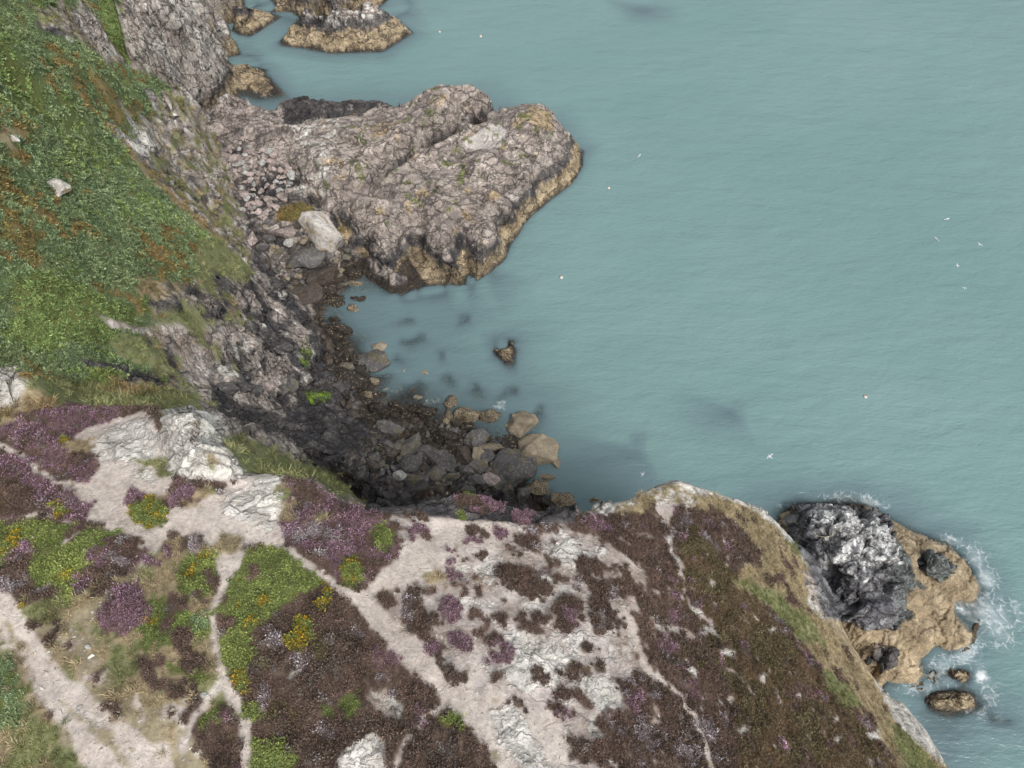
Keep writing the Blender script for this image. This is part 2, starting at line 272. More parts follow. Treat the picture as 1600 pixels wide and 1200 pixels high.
paint('dry', ell(15, 215, 22, 12)); paint('orange', ell(150, 170, 22, 10))
paint('gorse', [(25, 440), (90, 430), (180, 470), (215, 490), (170, 540), (60, 550), (0, 520)])
paint('gorse', ell(250, 475, 35, 18)); paint('orange', ell(190, 465, 25, 12))
paint('grass', [(300, 372), (345, 380), (392, 420), (385, 470), (330, 465), (300, 440), (312, 400)]); paint('mixc', [(240, 445), (390, 440), (420, 500), (440, 600), (350, 620), (250, 600), (230, 520)])
paint('dry', ell(250, 452, 40, 12)); paint('grass', ell(290, 500, 40, 22)); paint('grass', ell(345, 505, 30, 10)); paint('gorse', ell(245, 590, 20, 10)); 
paint('cliff', [(330, 425), (372, 440), (440, 470), (520, 500), (560, 560), (560, 660), (520, 700), (330, 640), (330, 600), (385, 580), (340, 540), (330, 505), (385, 500), (370, 470)])
paint('dark', [(328, 430), (355, 432), (372, 458), (345, 452)], .6); paint('dark', ell(300, 456, 12, 9)); paint('dark', ell(335, 490, 22, 12)); paint('dark', ell(262, 452, 10, 8))
paint('soil', [(165, 500), (235, 510), (232, 525), (185, 520)]); paint('sand', [(245, 508), (290, 512), (288, 530), (250, 525)], .6); paint('soil', [(270, 530), (330, 545), (350, 590), (340, 620), (290, 600)])
paint('mixc', [(235, 520), (280, 535), (300, 600), (240, 590)]); paint('pale', [(335, 565), (370, 572), (372, 590), (345, 585)], .6)
paint('grass', [(180, 520), (235, 530), (250, 575), (200, 570), (170, 545)])
paint('orange', [(-20, 560), (60, 560), (100, 575), (95, 595), (-20, 590)])
paint('dark', stroke([(128, 567), (185, 580), (240, 597), (272, 610)], [8, 24, 26, 8]), .6)
paint('grass', [(40, 588), (130, 596), (300, 612), (335, 640), (255, 640), (130, 645), (50, 640)]); paint('gorse', ell(165, 587, 24, 9)); paint('dry', ell(200, 610, 40, 10))
paint('sky_', [(300, 620), (372, 660), (345, 690), (330, 650)]); 
paint('dark', [(330, 600), (360, 595), (420, 600), (520, 600), (560, 660), (600, 690), (600, 780), (540, 780), (500, 745), (440, 700), (380, 650), (320, 615)])
paint('cliff', [(355, 600), (460, 595), (470, 615), (440, 650), (360, 630)]); paint('sky_', [(400, 680), (440, 690), (500, 700), (455, 720), (400, 700)])
paint('grass', [(338, 672), (372, 683), (420, 700), (470, 722), (520, 740), (560, 780), (520, 778), (440, 745), (360, 735)])
# ---- near headland
rimpoly = [(-80, 655)]+[p[:2] for p in rimL[2:]]+[p[:2] for p in rimC]+[p[:2] for p in rimR[1:]]+[p[:2] for p in sil[1:]]+[(1500, 1300), (-80, 1300)]
rimpoly = [(x, y+2.5) for x, y in rimpoly]
def heads(): return rimpoly
paint('brown', rimpoly, .3)
HEAD = wpoly(rimpoly)
# west part
paint('dry', [(-60, 890), (60, 950), (200, 900), (240, 850), (330, 840), (345, 1060), (385, 1110), (330, 1300), (-60, 1300)])
paint('dry', [(-60, 600), (70, 612), (90, 640), (60, 665), (-60, 680)]); paint('pale', [(-20, 570), (28, 572), (45, 600), (30, 632), (-20, 640)], .6); paint('pale', ell(32, 598, 16, 8), .5)
paint('purple', [(65, 640), (105, 628), (140, 635), (155, 655), (135, 668), (118, 682), (90, 686), (65, 660)]); paint('brown', ell(195, 642, 32, 9)); paint('purple', ell(175, 640, 12, 7))
paint('purple', [(-20, 668), (35, 658), (75, 665), (100, 690), (80, 712), (45, 702), (-20, 678)]); paint('purple', [(55, 700), (90, 690), (102, 706), (150, 716), (160, 735), (130, 753), (95, 748), (60, 716)]); paint('dry', ell(118, 700, 20, 12)); paint('brown', ell(124, 716, 10, 8))
S1 = [(100, 755), (135, 753), (160, 730), (150, 700), (113, 683), (135, 665), (180, 655), (232, 638), (262, 690), (262, 735), (290, 755), (345, 757), (395, 744), (442, 743), (447, 770), (442, 800), (452, 840), (440, 858), (400, 852), (370, 862), (352, 902), (340, 890), (330, 850), (310, 835), (270, 838), (220, 860), (200, 848), (165, 825), (130, 815), (70, 815), (70, 803), (100, 768)]
paint('sand', S1, .6); paint('pale', [(175, 665), (232, 655), (246, 680), (244, 715), (215, 722), (190, 716), (160, 722), (138, 706), (155, 690)], .6); paint('pale', [(388, 762), (402, 750), (440, 743), (441, 792), (425, 832), (395, 822), (345, 802), (352, 780)], .4); paint('pale', [(215, 730), (240, 740), (240, 755), (210, 745)], .5)
TORP = [(254, 640), (290, 633), (325, 643), (345, 675), (362, 712), (390, 745), (350, 752), (290, 750), (258, 734), (250, 690)]
paint('sand', stroke([(-30, 675), (30, 712), (60, 735), (100, 762)], [9, 9, 11, 14]), .4); paint('sand', stroke([(-30, 815), (30, 806), (70, 806), (140, 825), (100, 850)], [8, 8, 8, 6, 4]), .4)
paint('purple', [(-40, 695), (35, 717), (70, 748), (96, 760), (75, 790), (62, 800), (0, 813), (-40, 815)], .5); paint('brown', [(-40, 740), (60, 760), (60, 800), (0, 812), (-40, 812)])
paint('purple', [(75, 790), (112, 768), (137, 790), (137, 806), (110, 818), (72, 812)]); paint('yellow', ell(82, 791, 9, 5)); paint('yellow', ell(93, 803, 7, 7))
paint('gorse', [(-40, 820), (50, 814), (95, 822), (128, 822), (95, 848), (60, 878), (-40, 895)]); paint('yellow', stroke([(30, 828), (18, 850), (5, 862)], 12)); paint('purple', [(22, 848), (62, 838), (60, 875), (20, 885), (0, 885)])
paint('gorse', [(140, 830), (185, 830), (220, 846), (205, 870), (175, 890), (140, 922), (110, 945), (75, 925), (45, 905), (60, 880), (95, 850)]); paint('brown', [(180, 832), (220, 846), (205, 870), (175, 890), (140, 920), (105, 930), (115, 905), (145, 880)]); paint('purple', ell(160, 868, 22, 12, -30)); paint('purple', ell(125, 915, 14, 14)); paint('yellow', ell(100, 905, 18, 6, -20))
paint('grass', ell(70, 950, 35, 14, -20)); paint('trod', stroke([(238, 858), (205, 905), (160, 950), (110, 978), (60, 985)], [12, 18, 22, 26, 20])); paint('sand', stroke([(252, 838), (232, 868), (208, 892)], [26, 12, 8]))
paint('gorse', [(280, 878), (335, 850), (350, 900), (345, 915), (300, 940), (283, 920)]); paint('brown', [(282, 842), (310, 838), (322, 850), (300, 862), (285, 858)]); paint('purple', ell(262, 862, 10, 12)); paint('purple', ell(240, 880, 14, 7))
paint('purple', [(185, 925), (215, 913), (235, 935), (232, 965), (215, 992), (185, 1002), (160, 990), (150, 965)]); paint('gorse', [(215, 970), (240, 940), (265, 930), (280, 945), (335, 955), (335, 1000), (280, 1012), (235, 1022), (215, 1000)]); paint('yellow', ell(235, 965, 14, 6, -40)); paint('orange', ell(312, 968, 18, 22))
paint('brown', ell(288, 1003, 15, 18)); paint('brown', [(215, 1020), (245, 1032), (250, 1075), (232, 1082), (215, 1050)]); paint('gorse', ell(290, 1050, 32, 15)); paint('brown', ell(303, 1036, 20, 11)); paint('brown', ell(265, 1075, 20, 10)); paint('brown', ell(298, 1078, 16, 11))
paint('dry', [(62, 985), (140, 975), (165, 1040), (205, 1090), (240, 1105), (330, 1090), (300, 1150), (335, 1300), (130, 1300)]); VERGE = [(62, 985), (140, 975), (165, 1040), (205, 1090), (240, 1105), (330, 1090), (300, 1150), (335, 1300), (130, 1300)]; vs_ = sel(wpoly(VERGE), 1); vn3 = fbm(P2[vs_], 1.4, 3, 77); cls[vs_] = CL['trod']; cls[vs_[vn3 > .7]] = CL['soil']; cls[vs_[vn3 < .0]] = CL['dry']; paint('dry', ell(215, 1075, 40, 22, 30)); paint('trod', ell(130, 1035, 26, 12, 40)); paint('trod', ell(250, 1140, 22, 14, 40))
paint('sand', [(-30, 895), (15, 925), (45, 965), (65, 1000), (90, 1045), (140, 1085), (165, 1108), (195, 1135), (232, 1160), (262, 1162), (310, 1300), (190, 1300), (110, 1150), (75, 1112), (50, 1085), (30, 1030), (-30, 985)], .6)
paint('sand', stroke([(200, 1090), (222, 1112), (215, 1135)], 14)); paint('trod', stroke([(85, 1092), (130, 1130), (175, 1165), (215, 1215)], 9)); paint('trod', stroke([(10, 975), (30, 1005), (38, 1022)], 10)); paint('trod', ell(195, 1112, 12, 14))
paint('brack', [(-40, 1000), (8, 1020), (30, 1050), (50, 1100), (55, 1130), (30, 1150), (-40, 1160)]); paint('grass', [(30, 1085), (55, 1115), (85, 1150), (150, 1215), (100, 1215), (40, 1140)]); paint('dry', stroke([(0, 1010), (25, 1040), (48, 1095), (75, 1130)], 12))
# centre west mound
G1 = [(350, 905), (378, 864), (400, 855), (440, 860), (480, 885), (500, 912), (475, 930), (430, 960), (402, 985), (398, 1020), (372, 1060), (352, 1050), (345, 960)]
paint('gorse', G1); paint('gorse', ell(380, 1165, 14, 40)); paint('gorse', [(392, 1150), (440, 1160), (470, 1180), (460, 1215), (390, 1215)]); paint('gorse', ell(548, 1105, 14, 26, 10)); paint('gorse', ell(398, 1110, 14, 10)); paint('gorse', ell(515, 1112, 10, 8)); paint('gorse', ell(705, 1130, 14, 16))
paint('grey', ell(440, 1000, 14, 14)); paint('grey', ell(480, 1035, 12, 8)); paint('grey', ell(415, 1090, 10, 22)); paint('purple', ell(610, 1030, 20, 16))
paint('soil', [(575, 1075), (615, 1090), (632, 1120), (610, 1138), (580, 1110)]); paint('pale', [(525, 1215), (545, 1165), (575, 1145), (600, 1150), (612, 1185), (600, 1215)], .6); paint('soil', ell(470, 1052, 8, 14, 30))
paint('brown', [(310, 1120), (335, 1105), (360, 1110), (380, 1135), (380, 1165), (378, 1215), (330, 1215), (305, 1170)]); paint('gorse', ell(335, 1125, 20, 18)); 
# mound above the rim
paint('purple', [(448, 752), (498, 752), (522, 778), (545, 792), (600, 792), (612, 830), (620, 870), (590, 895), (565, 915), (545, 918), (520, 900), (490, 870), (452, 850), (448, 810)]); paint('brown', [(455, 755), (500, 755), (500, 790), (460, 800)]); paint('grey', ell(510, 832, 26, 9, 10)); paint('grey', ell(470, 838, 12, 8)); paint('grey', ell(500, 865, 12, 7)); paint('brown', ell(580, 885, 22, 12, -20)); paint('gorse', ell(550, 895, 20, 24)); paint('gorse', ell(602, 840, 12, 18)); paint('dry', ell(490, 815, 20, 6)); paint('dry', stroke([(448, 752), (447, 790), (455, 815)], 10))
# sand, grit and pale stone in the centre
S2 = [(560, 932), (590, 905), (622, 872), (615, 800), (650, 785), (705, 767), (740, 785), (800, 795), (850, 805), (900, 830), (955, 850), (990, 875), (1015, 900), (1015, 940), (990, 960), (985, 1000), (1005, 1045), (965, 1060), (955, 1100), (930, 1130), (965, 1215), (820, 1215), (760, 1150), (700, 1090), (640, 1030), (600, 985)]
paint('soil', S2, 1.0); paint('sand', [(620, 872), (650, 790), (705, 769), (740, 800), (800, 812), (790, 860), (720, 880), (700, 900), (640, 910), (575, 925)], .8); paint('dry', ell(680, 905, 22, 12)); 
paint('sand', stroke([(440, 852), (480, 880), (520, 915), (560, 938), (600, 975), (650, 1030), (700, 1075), (760, 1130), (800, 1180), (815, 1215)], [14, 11, 13, 26, 34, 40, 44, 48, 54, 60]), .5); paint('sand', stroke([(705, 1098), (660, 1125), (635, 1160), (615, 1215)], [14, 10, 9, 9]), .4); paint('sand', [(730, 1000), (770, 1040), (800, 1100), (880, 1120), (900, 1200), (780, 1180), (720, 1090)])
paint('pale', [(800, 985), (850, 990), (880, 1020), (870, 1070), (800, 1075), (785, 1050)], .6); paint('pale', ell(940, 1080, 40, 22, 30), .6); paint('pale', [(770, 1110), (800, 1090), (850, 1180), (830, 1210), (790, 1170)], .6); paint('pale', ell(890, 870, 40, 20, 20), .8)
# footpaths of the west
paint('sand', stroke([(328, 845), (340, 875), (352, 902), (345, 920), (336, 950), (336, 990), (342, 1030), (345, 1068), (365, 1088), (385, 1120), (384, 1150), (382, 1300)], [10, 10, 14, 16, 11, 11, 14, 20, 18, 22, 16, 16]), .4); paint('sand', stroke([(385, 860), (368, 882), (352, 905)], [20, 12, 14]), .4); paint('sand', stroke([(345, 1070), (322, 1090), (305, 1120), (298, 1160)], [18, 14, 14, 10]), .6); paint('sand', stroke([(385, 1130), (400, 1127), (412, 1118)], 5), .3)
paint('dry', ell(354, 852, 20, 17), .4)
for e in (ell(232, 800, 32, 25),): paint('gorse', e, .5)
paint('purple', ell(218, 778, 16, 10)); paint('yellow', ell(232, 808, 20, 8)); paint('dry', ell(252, 792, 12, 14))
paint('brown', [(262, 752), (350, 755), (352, 768), (300, 785), (285, 797), (265, 785), (270, 765)]); paint('dry', [(300, 765), (350, 765), (300, 795), (285, 798)])
paint('grass', [(205, 712), (240, 714), (275, 738), (250, 748), (235, 725)])
paint('pale', TORP, .3); paint('mixc', stroke([(308, 655), (303, 690)], 10), .2); paint('dry', stroke([(328, 705), (332, 735)], 9), .2)
# east heath
paint('moss', [(1080, 820), (1150, 900), (1230, 1000), (1330, 1110), (1400, 1215), (1150, 1215), (1150, 1100), (1050, 900)]); paint('purple', ell(1035, 1005, 18, 10, 40)); paint('purple', ell(1075, 1075, 22, 8, 50)); paint('purple', [(905, 815), (940, 805), (960, 830), (930, 835)])
paint('soil', [(985, 772), (1030, 755), (1070, 752), (1100, 790), (1050, 800), (1000, 790)]); paint('dry', [(905, 803), (985, 778), (1062, 748), (1100, 760), (1150, 778), (1100, 800), (1070, 785), (1000, 800), (950, 803)])
BAND = [(1062, 747), (1100, 760), (1150, 777), (1195, 795), (1240, 845), (1285, 890), (1303, 930), (1318, 975), (1335, 1010), (1362, 1050), (1415, 1105), (1482, 1205), (1405, 1205), (1370, 1140), (1320, 1085), (1265, 1020), (1210, 950), (1150, 920), (1160, 885), (1190, 870), (1150, 820), (1100, 790)]
paint('dry', BAND); paint('grass', [(1140, 905), (1200, 920), (1260, 960), (1290, 1010), (1250, 1000), (1200, 950)]); paint('grass', [(1285, 1045), (1320, 1070), (1345, 1100), (1330, 1110), (1290, 1075)]); paint('grass', [(1380, 1120), (1420, 1150), (1470, 1210), (1420, 1210)]); paint('grass', stroke([(1225, 835), (1255, 870)], 14)); paint('grass', stroke([(1305, 950), (1320, 1000)], 7)); paint('grass', ell(967, 778, 14, 7))
paint('cliff', [(1250, 882), (1268, 900), (1300, 935), (1310, 975), (1300, 985), (1282, 965), (1262, 925)], .3); paint('pale', [(1248, 868), (1262, 865), (1280, 890), (1268, 895)], .4); paint('pale', [(1262, 928), (1288, 965), (1284, 970), (1262, 945)], .4)
paint('pale', stroke([(930, 802), (985, 781), (1030, 758), (1062, 751), (1100, 764), (1150, 782), (1195, 800), (1240, 850)], 11), 1.6); paint('pale', ell(1060, 775, 40, 8), 2.5); paint('pale', [(1095, 750), (1150, 772), (1140, 782), (1100, 770)], .4); paint('pale', [(1362, 1060), (1395, 1085), (1430, 1110), (1490, 1210), (1450, 1180), (1400, 1130)], .4)
paint('soil', stroke([(1045, 785), (1042, 810), (1048, 850), (1062, 900), (1085, 945), (1105, 980), (1122, 995)], [40, 22, 14, 9, 10, 12, 8])); paint('sand', stroke([(970, 950), (985, 985), (1005, 1035), (1050, 1080), (1090, 1130), (1122, 1215)], [24, 16, 12, 8, 9, 12])); paint('soil', stroke([(960, 945), (1000, 958), (1050, 982), (1092, 995), (1115, 990)], [16, 12, 9, 8, 5])); paint('soil', stroke([(1120, 1040), (1165, 1065), (1190, 1100)], 5)); paint('soil', stroke([(880, 830), (940, 860), (990, 900)], 10))
for e in ((1140, 1018, 14, 7), (1190, 1058, 6, 5), (1100, 985, 7, 5), (1205, 985, 10, 6), (1160, 1145, 8, 5), (1365, 1148, 14, 8), (1245, 1085, 5, 4), (1080, 1045, 9, 6), (1310, 1150, 8, 5)): paint('pale', ell(*e), .8)
# rocks by the water
D_poly = [(305, 175)]+[p[:2] for p in D_back]+[(p[0]+2, p[1]+2) for p in D_front]+[(545, 400), (525, 355), (480, 325), (455, 290), (380, 240)]
paint('cliff', D_poly); paint('pink', [(320, 172), (372, 150), (430, 178), (470, 230), (460, 290), (440, 330), (395, 345), (375, 300), (350, 240)])
paint('dark', [(436, 165), (475, 150), (600, 157), (560, 180), (500, 185), (450, 200)])
paint('sky_', [(722, 222), (770, 190), (790, 205), (778, 232), (740, 230)], .6)
R_poly = [(1218, 800), (1250, 788), (1320, 780), (1362, 790), (1408, 818), (1484, 845), (1516, 876), (1540, 922), (1530, 975), (1515, 1012), (1452, 1062), (1400, 1072), (1360, 1060), (1300, 985), (1262, 880)]
paint('dark', R_poly); paint('guano', [(1262, 790), (1320, 795), (1385, 830), (1385, 850), (1350, 860), (1345, 885), (1320, 900), (1308, 870), (1290, 830), (1262, 815)], 1.5)
# low cover on the cliffs only where it could root
inhead = sel(HEAD, .3); im = np.zeros(len(lx), bool); im[inhead] = True
steep = im & (slope > 1.5) & np.isin(cls, [CL[k] for k in ('brown', 'purple', 'sand', 'soil', 'moss')]); cls[steep] = CL['mixc']
# small natural patches: heather seedlings on the grit, grit in the heath, mixed hillside
n1 = fbm(P0, 1.3, 3, 40); n2 = fbm(P0, .7, 3, 50); n3 = fbm(P0, 3.5, 3, 60)
C = lambda *k: np.isin(cls, [CL[q] for q in k])
pxq = 800+F*lx/(ly*cp+(H_CAM-lz)*sp); m = C('soil') & im; east = ss(760, 900, 800+F*lx/(ly*cp+(H_CAM-lz)*sp)); soilm = m.copy()
cls[soilm & (n1+.35*east > .66)] = CL['brown']; cls[soilm & (fbm(P0, .45, 2, 44) > .56) & (n1 > -.3)] = CL['brown']
cls[soilm & C('soil') & (n2 > .3) & (n1 < .25)] = CL['pale']
cls[C('brown') & im & (n2-.5*n3 > .72)] = CL['grey']; cls[C('brown') & im & (n1 < -.55) & (n2 < -.1)] = CL['purple']; cls[C('brown') & im & (n3 > .55) & (n1 > .2)] = CL['moss']
cls[C('purple') & im & (n2 > .6)] = CL['brown']; cls[C('gorse') & im & (n1 > .62)] = CL['brown']; cls[C('gorse') & im & (n2 > .72) & (n3 > 0)] = CL['yellow']; cls[C('moss') & (n2 > .8)] = CL['purple']
ps = fbm(P0, .8, 4, 46); ps2 = fbm(P0, 3.0, 3, 47); cls[C('sand') & im & (ps+.4*ps2 > .72)] = CL['soil']; cls[C('sand') & im & (ps-.3*ps2 < -.95)] = CL['trod']; cls[C('brown', 'moss') & im & (n2 < -.72) & (pxq > 780)] = CL['soil']; cls[C('moss') & (n1 > .55)] = CL['brown']
cls[C('dry') & im & (n1 > .5)] = CL['brown']; cls[C('dry') & im & (n1 < -.3) & (pxq < 700)] = CL['grass']
nb = fbm(P0, 7, 4, 61); cls[C('brack') & (n1*.5+nb+.35*n2 > .40)] = CL['orange']; cls[C('brack') & (nb-.4*n2 < -.62)] = CL['gorse']; cls[C('orange') & (n1+.4*n2 < .05)] = CL['brack']; cls[C('mixc') & (n1 > .32)] = CL['grass']; cls[C('mixc') & (n1 < .05)] = CL['cliff']; cls[C('cliff') & ~im & (ly > 60) & (lx < -28) & (n2 > .25)] = CL['pale']; cls[C('mixc') & (n2 > .25)] = CL['dry']
# tide zones on bare rock, by height over the water and by place
pxl, pyl = proj(P0)
rockc = C('cliff', 'pink', 'dark', 'guano', 'pale') & ~im
jit = n2*.5
cove = (lx > -45) & (lx < 8) & inpoly(lx, ly, wpoly([(390, 345), (460, 300), (560, 395), (650, 440), (660, 500), (900, 640), (900, 820), (560, 800), (600, 760), (560, 690), (500, 650), (505, 600), (480, 520), (440, 460), (390, 400)]))
onD = inpoly(lx, ly, wpoly([(460, 240)]+[p[:2] for p in D_back[8:]]+[(p[0]+12, p[1]+10) for p in D_front[:-2]]+[(555, 410), (525, 352), (480, 318)]))
onR = inpoly(lx, ly, wpoly([(x+(14 if x > 1400 else 0), y+4) for x, y in R_poly]))
cls[(lz < -0.25)] = CL['weed']; cls[(lz < -0.2) & (n2 > .3)] = CL['tan']
clef = inpoly(lx, ly, wpoly([(545, 330), (590, 280), (700, 218), (800, 172), (798, 205), (700, 258), (620, 320)])) & (lz > .3); m = ~im & (lz > -0.3) & ~cove & ~clef
cls[m & (lz < 3.9+jit*1.6) & (lz > -0.3)] = CL['dark']; cls[m & (lz < 2.5+jit)] = CL['tan']; cls[m & (lz < .35+jit*.8) & ~onR] = CL['weed']
Rk = onR & (lz > -.2); cls[Rk] = CL['slate']
def pm(l, warp=2.2): r_ = np.zeros(len(lx), bool); r_[sel(wpoly(l), warp)] = True; return r_
cls[Rk & pm([(1262, 792), (1300, 786), (1330, 800), (1365, 815), (1390, 838), (1388, 862), (1365, 862), (1345, 850), (1325, 842), (1300, 835), (1275, 822)])] = CL['guano']
cls[Rk & pm([(1262, 792), (1330, 795), (1395, 835), (1405, 885), (1380, 900), (1310, 905), (1290, 850)]) & (fbm(P0, .6, 3, 88)+.3*n1 > -.05)] = CL['guano']
T1 = pm([(1380, 806), (1500, 842), (1560, 925), (1490, 950), (1462, 925), (1432, 905), (1424, 882), (1405, 850)], 1); T2 = pm([(1419, 922), (1462, 915), (1540, 960), (1530, 1020), (1460, 1040), (1460, 1075), (1340, 1075), (1290, 965), (1335, 978), (1400, 984), (1428, 965), (1414, 945)], 1)
cls[Rk & (T1 | T2)] = CL['tan']; cls[Rk & pm(ell(1462, 882, 28, 24, 30), 1)] = CL['slate']; cls[Rk & pm(ell(1380, 1026, 24, 15, 5), 1)] = CL['dark']; cls[Rk & pm(ell(1376, 1017, 16, 6, 0), 1)] = CL['pink']
cls[Rk & (lz < .7+jit) & ~pm([(1290, 850), (1400, 860), (1420, 960), (1330, 975)])] = CL['tan']; cls[~im & pm(ell(1326, 783, 24, 8)) & (lz > -.3)] = CL['weed']
tw = inpoly(lx, ly, wpoly([(560, 400), (600, 405), (640, 400), (660, 435), (690, 460), (640, 480), (570, 450)])); cls[tw & (lz < 2.2)] = CL['weed']
cf = C('cliff') & ~im & ~onD & (n1 > np.where(ly > 75, .3, .62)) & (lz > 3); cls[cf] = CL['pale']; cd_ = C('cliff') & ~im & ~onD & (ly < 75) & (n3-.6*n1 > .12); cls[cd_] = CL['dark']; cls[cove & (lz > -.3)] = CL['weed']; cls[cove & (lz > 1.1+jit)] = CL['dark']; cls[cove & (lz > 1.3+jit) & (n1 > .0) & (ly > 60)] = CL['cliff']; cls[cove & (lz > 3.5)] = CL['dark']
cls[inpoly(lx, ly, wpoly([(440, 300), (480, 320), (540, 360), (520, 365), (470, 345), (430, 345)])) & (lz < 3)] = CL['orange']
cls[pm([(722, 222), (748, 202), (772, 188), (792, 202), (782, 232), (745, 232)], .5)] = CL['sky_']; slabm = pm([(722, 224), (748, 204), (772, 190), (792, 202), (782, 230), (745, 232)], .5)
yl = onD & (lz > 3) & (fbm(P0, 2.0, 3, 71)+.35*ss(6, 9, lz) > .62); cls[yl] = CL['sky_']
lich = (onD & (lz > 4.5) & (fbm(P0, 2.2, 4, 72) > .66)) | inpoly(lx, ly, wpoly([(830, 165), (862, 170), (870, 205), (840, 200), (815, 192)]))
alg = inpoly(lx, ly, wpoly(ell(478, 555, 7, 26))) | inpoly(lx, ly, wpoly(ell(498, 618, 20, 9)))
print("classes", round(time.time()-T0, 1))
# ------------------------------------------------------------------ rock relief pushed along the surface normal
Z2 = lz.reshape(NR, NC)
def normals(X, Y, Z):
    dxu = np.gradient(X, axis=1); dzu = np.gradient(Z, axis=1); dyu = np.gradient(Y, axis=1); dxv = np.gradient(X, axis=0); dyv = np.gradient(Y, axis=0); dzv = np.gradient(Z, axis=0)
    n = np.stack([dyu*dzv-dzu*dyv, dzu*dxv-dxu*dzv, dxu*dyv-dyu*dxv], -1); return n/(np.linalg.norm(n, axis=2, keepdims=True)+1e-9)
N0 = normals(LX, LY, Z2).reshape(-1, 3)
rock = C('slate', 'cliff', 'pale', 'dark', 'weed', 'tan', 'pink', 'guano', 'sky_').astype(np.float32); rock[C('mixc')] = .7; rock[C('soil')] = .12; rock[C('sand')] = .03
rock = np.maximum(rock, np.where(C('brack', 'orange', 'grass', 'gorse', 'dry'), 0, np.clip((slope-1.2)*.6, 0, .8)*(1-rock)))
rg = blur(rock.reshape(NR, NC).astype(np.float32), 1.5).ravel()
sel_t = np.zeros(len(lx), bool); sel_t[sel(wpoly(TORP), .3)] = True
act = np.flatnonzero((rg > .02) & (lz > -3.2)); PA = P0[act]
th = math.radians(38); R2 = np.array([[math.cos(th), math.sin(th), 0.25], [-math.sin(th), math.cos(th), .15], [0, -.2, 1]])
wv = np.stack([vn(PA, 1.6, 80), vn(PA, 1.6, 81), vn(PA, 1.6, 82)], -1)*.55
Q = (PA+wv)@R2.T
crk = np.zeros(len(lx), np.float32); cidA = np.zeros(len(lx), np.float32)
wv2 = np.stack([vn(PA, .5, 83), vn(PA, .5, 84), vn(PA, .5, 85)], -1)*.2
Q = Q+wv2
f1, f2, c1 = worley(Q/np.array([5.2, 1.7, 3.0]), 11); e1 = f2-f1
g1, g2, c2 = worley((Q+wv*.5+wv2)/np.array([1.9, .85, 1.1]), 12); e2 = g2-g1
msk = ss(-.35, .35, fbm(PA, 4.0, 2, 97)); msk2 = ss(-.3, .3, fbm(PA, 2.2, 2, 98))
ridg = 1-np.abs(fbm(Q*np.array([.35, 1.3, .7]), 1.5, 4, 99))
dsp = (c1-.5)*.6-(1-ss(0, .10, e1))*.5*(.35+.65*msk)+(c2-.5)*.24*(.4+.6*msk2)-(1-ss(0, .13, e2))*.2*msk2+fbm(PA, 5.5, 5, 90)*.5+(ridg-.7)*.14+vn(PA, .3, 95)*.05
oD = onD[act]
crD = (1-ss(0, .12, e1)); dsp = np.where(oD, (c1-.5)*.22-crD*.42*(.3+.7*msk)+(c2-.5)*.06-(1-ss(0, .13, e2))*.07*msk2+fbm(PA, 7.5, 2, 90)*.5+vn(PA, .5, 95)*.05, dsp)
dsp = dsp+np.where(onR[act] & ~C('tan')[act], (c1-.5)*.8+(c2-.5)*.3, 0); imA = im[act]; amp = np.where(imA, .38, 1.0)*np.where(C('pale')[act] & imA, .8, 1.0)*ss(-3.4, -1.5, PA[:, 2]); wd_ = C('weed')[act]
amp = np.where(wd_ & (PA[:, 2] < .8), amp*.5, amp); amp = np.where(onR[act] & C('tan')[act], amp*.5, amp); amp = np.where(onR[act] & ~C('tan')[act], amp*1.15, amp); amp = np.where(sel_t[act], .6, amp); far_ = (ly[act] > 75) & ~onD[act] & (lx[act] < -30); amp = np.where(far_ & ~imA, np.where(PA[:, 2] > 1.5, 1.4, .6)*ss(-3.4, -1.0, PA[:, 2]), amp); amp = np.where(C('dark')[act] & ~imA & ~onR[act] & (ly[act] < 70), 1.45, amp)
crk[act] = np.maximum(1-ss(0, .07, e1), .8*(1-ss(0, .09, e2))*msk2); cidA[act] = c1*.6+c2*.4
PD = P0.copy(); PD[act] += N0[act]*(dsp*amp*rg[act])[:, None]
veg = C('brown', 'purple', 'gorse', 'grey', 'moss', 'yellow')*.22+C('brack', 'orange')*.35+C('dry', 'grass')*.08
vg = blur(veg.reshape(NR, NC).astype(np.float32), 2.5).ravel()
PD[:, 2] += vg*(.5+.5*fbm(P2, 1.0, 2, 33))+fbm(P2, 3.0, 3, 31)*.12*np.where(im, 1, .4)*(1-rg)+vn(P2, .5, 36)*.03*(lz > 0)
print("relief", round(time.time()-T0, 1))
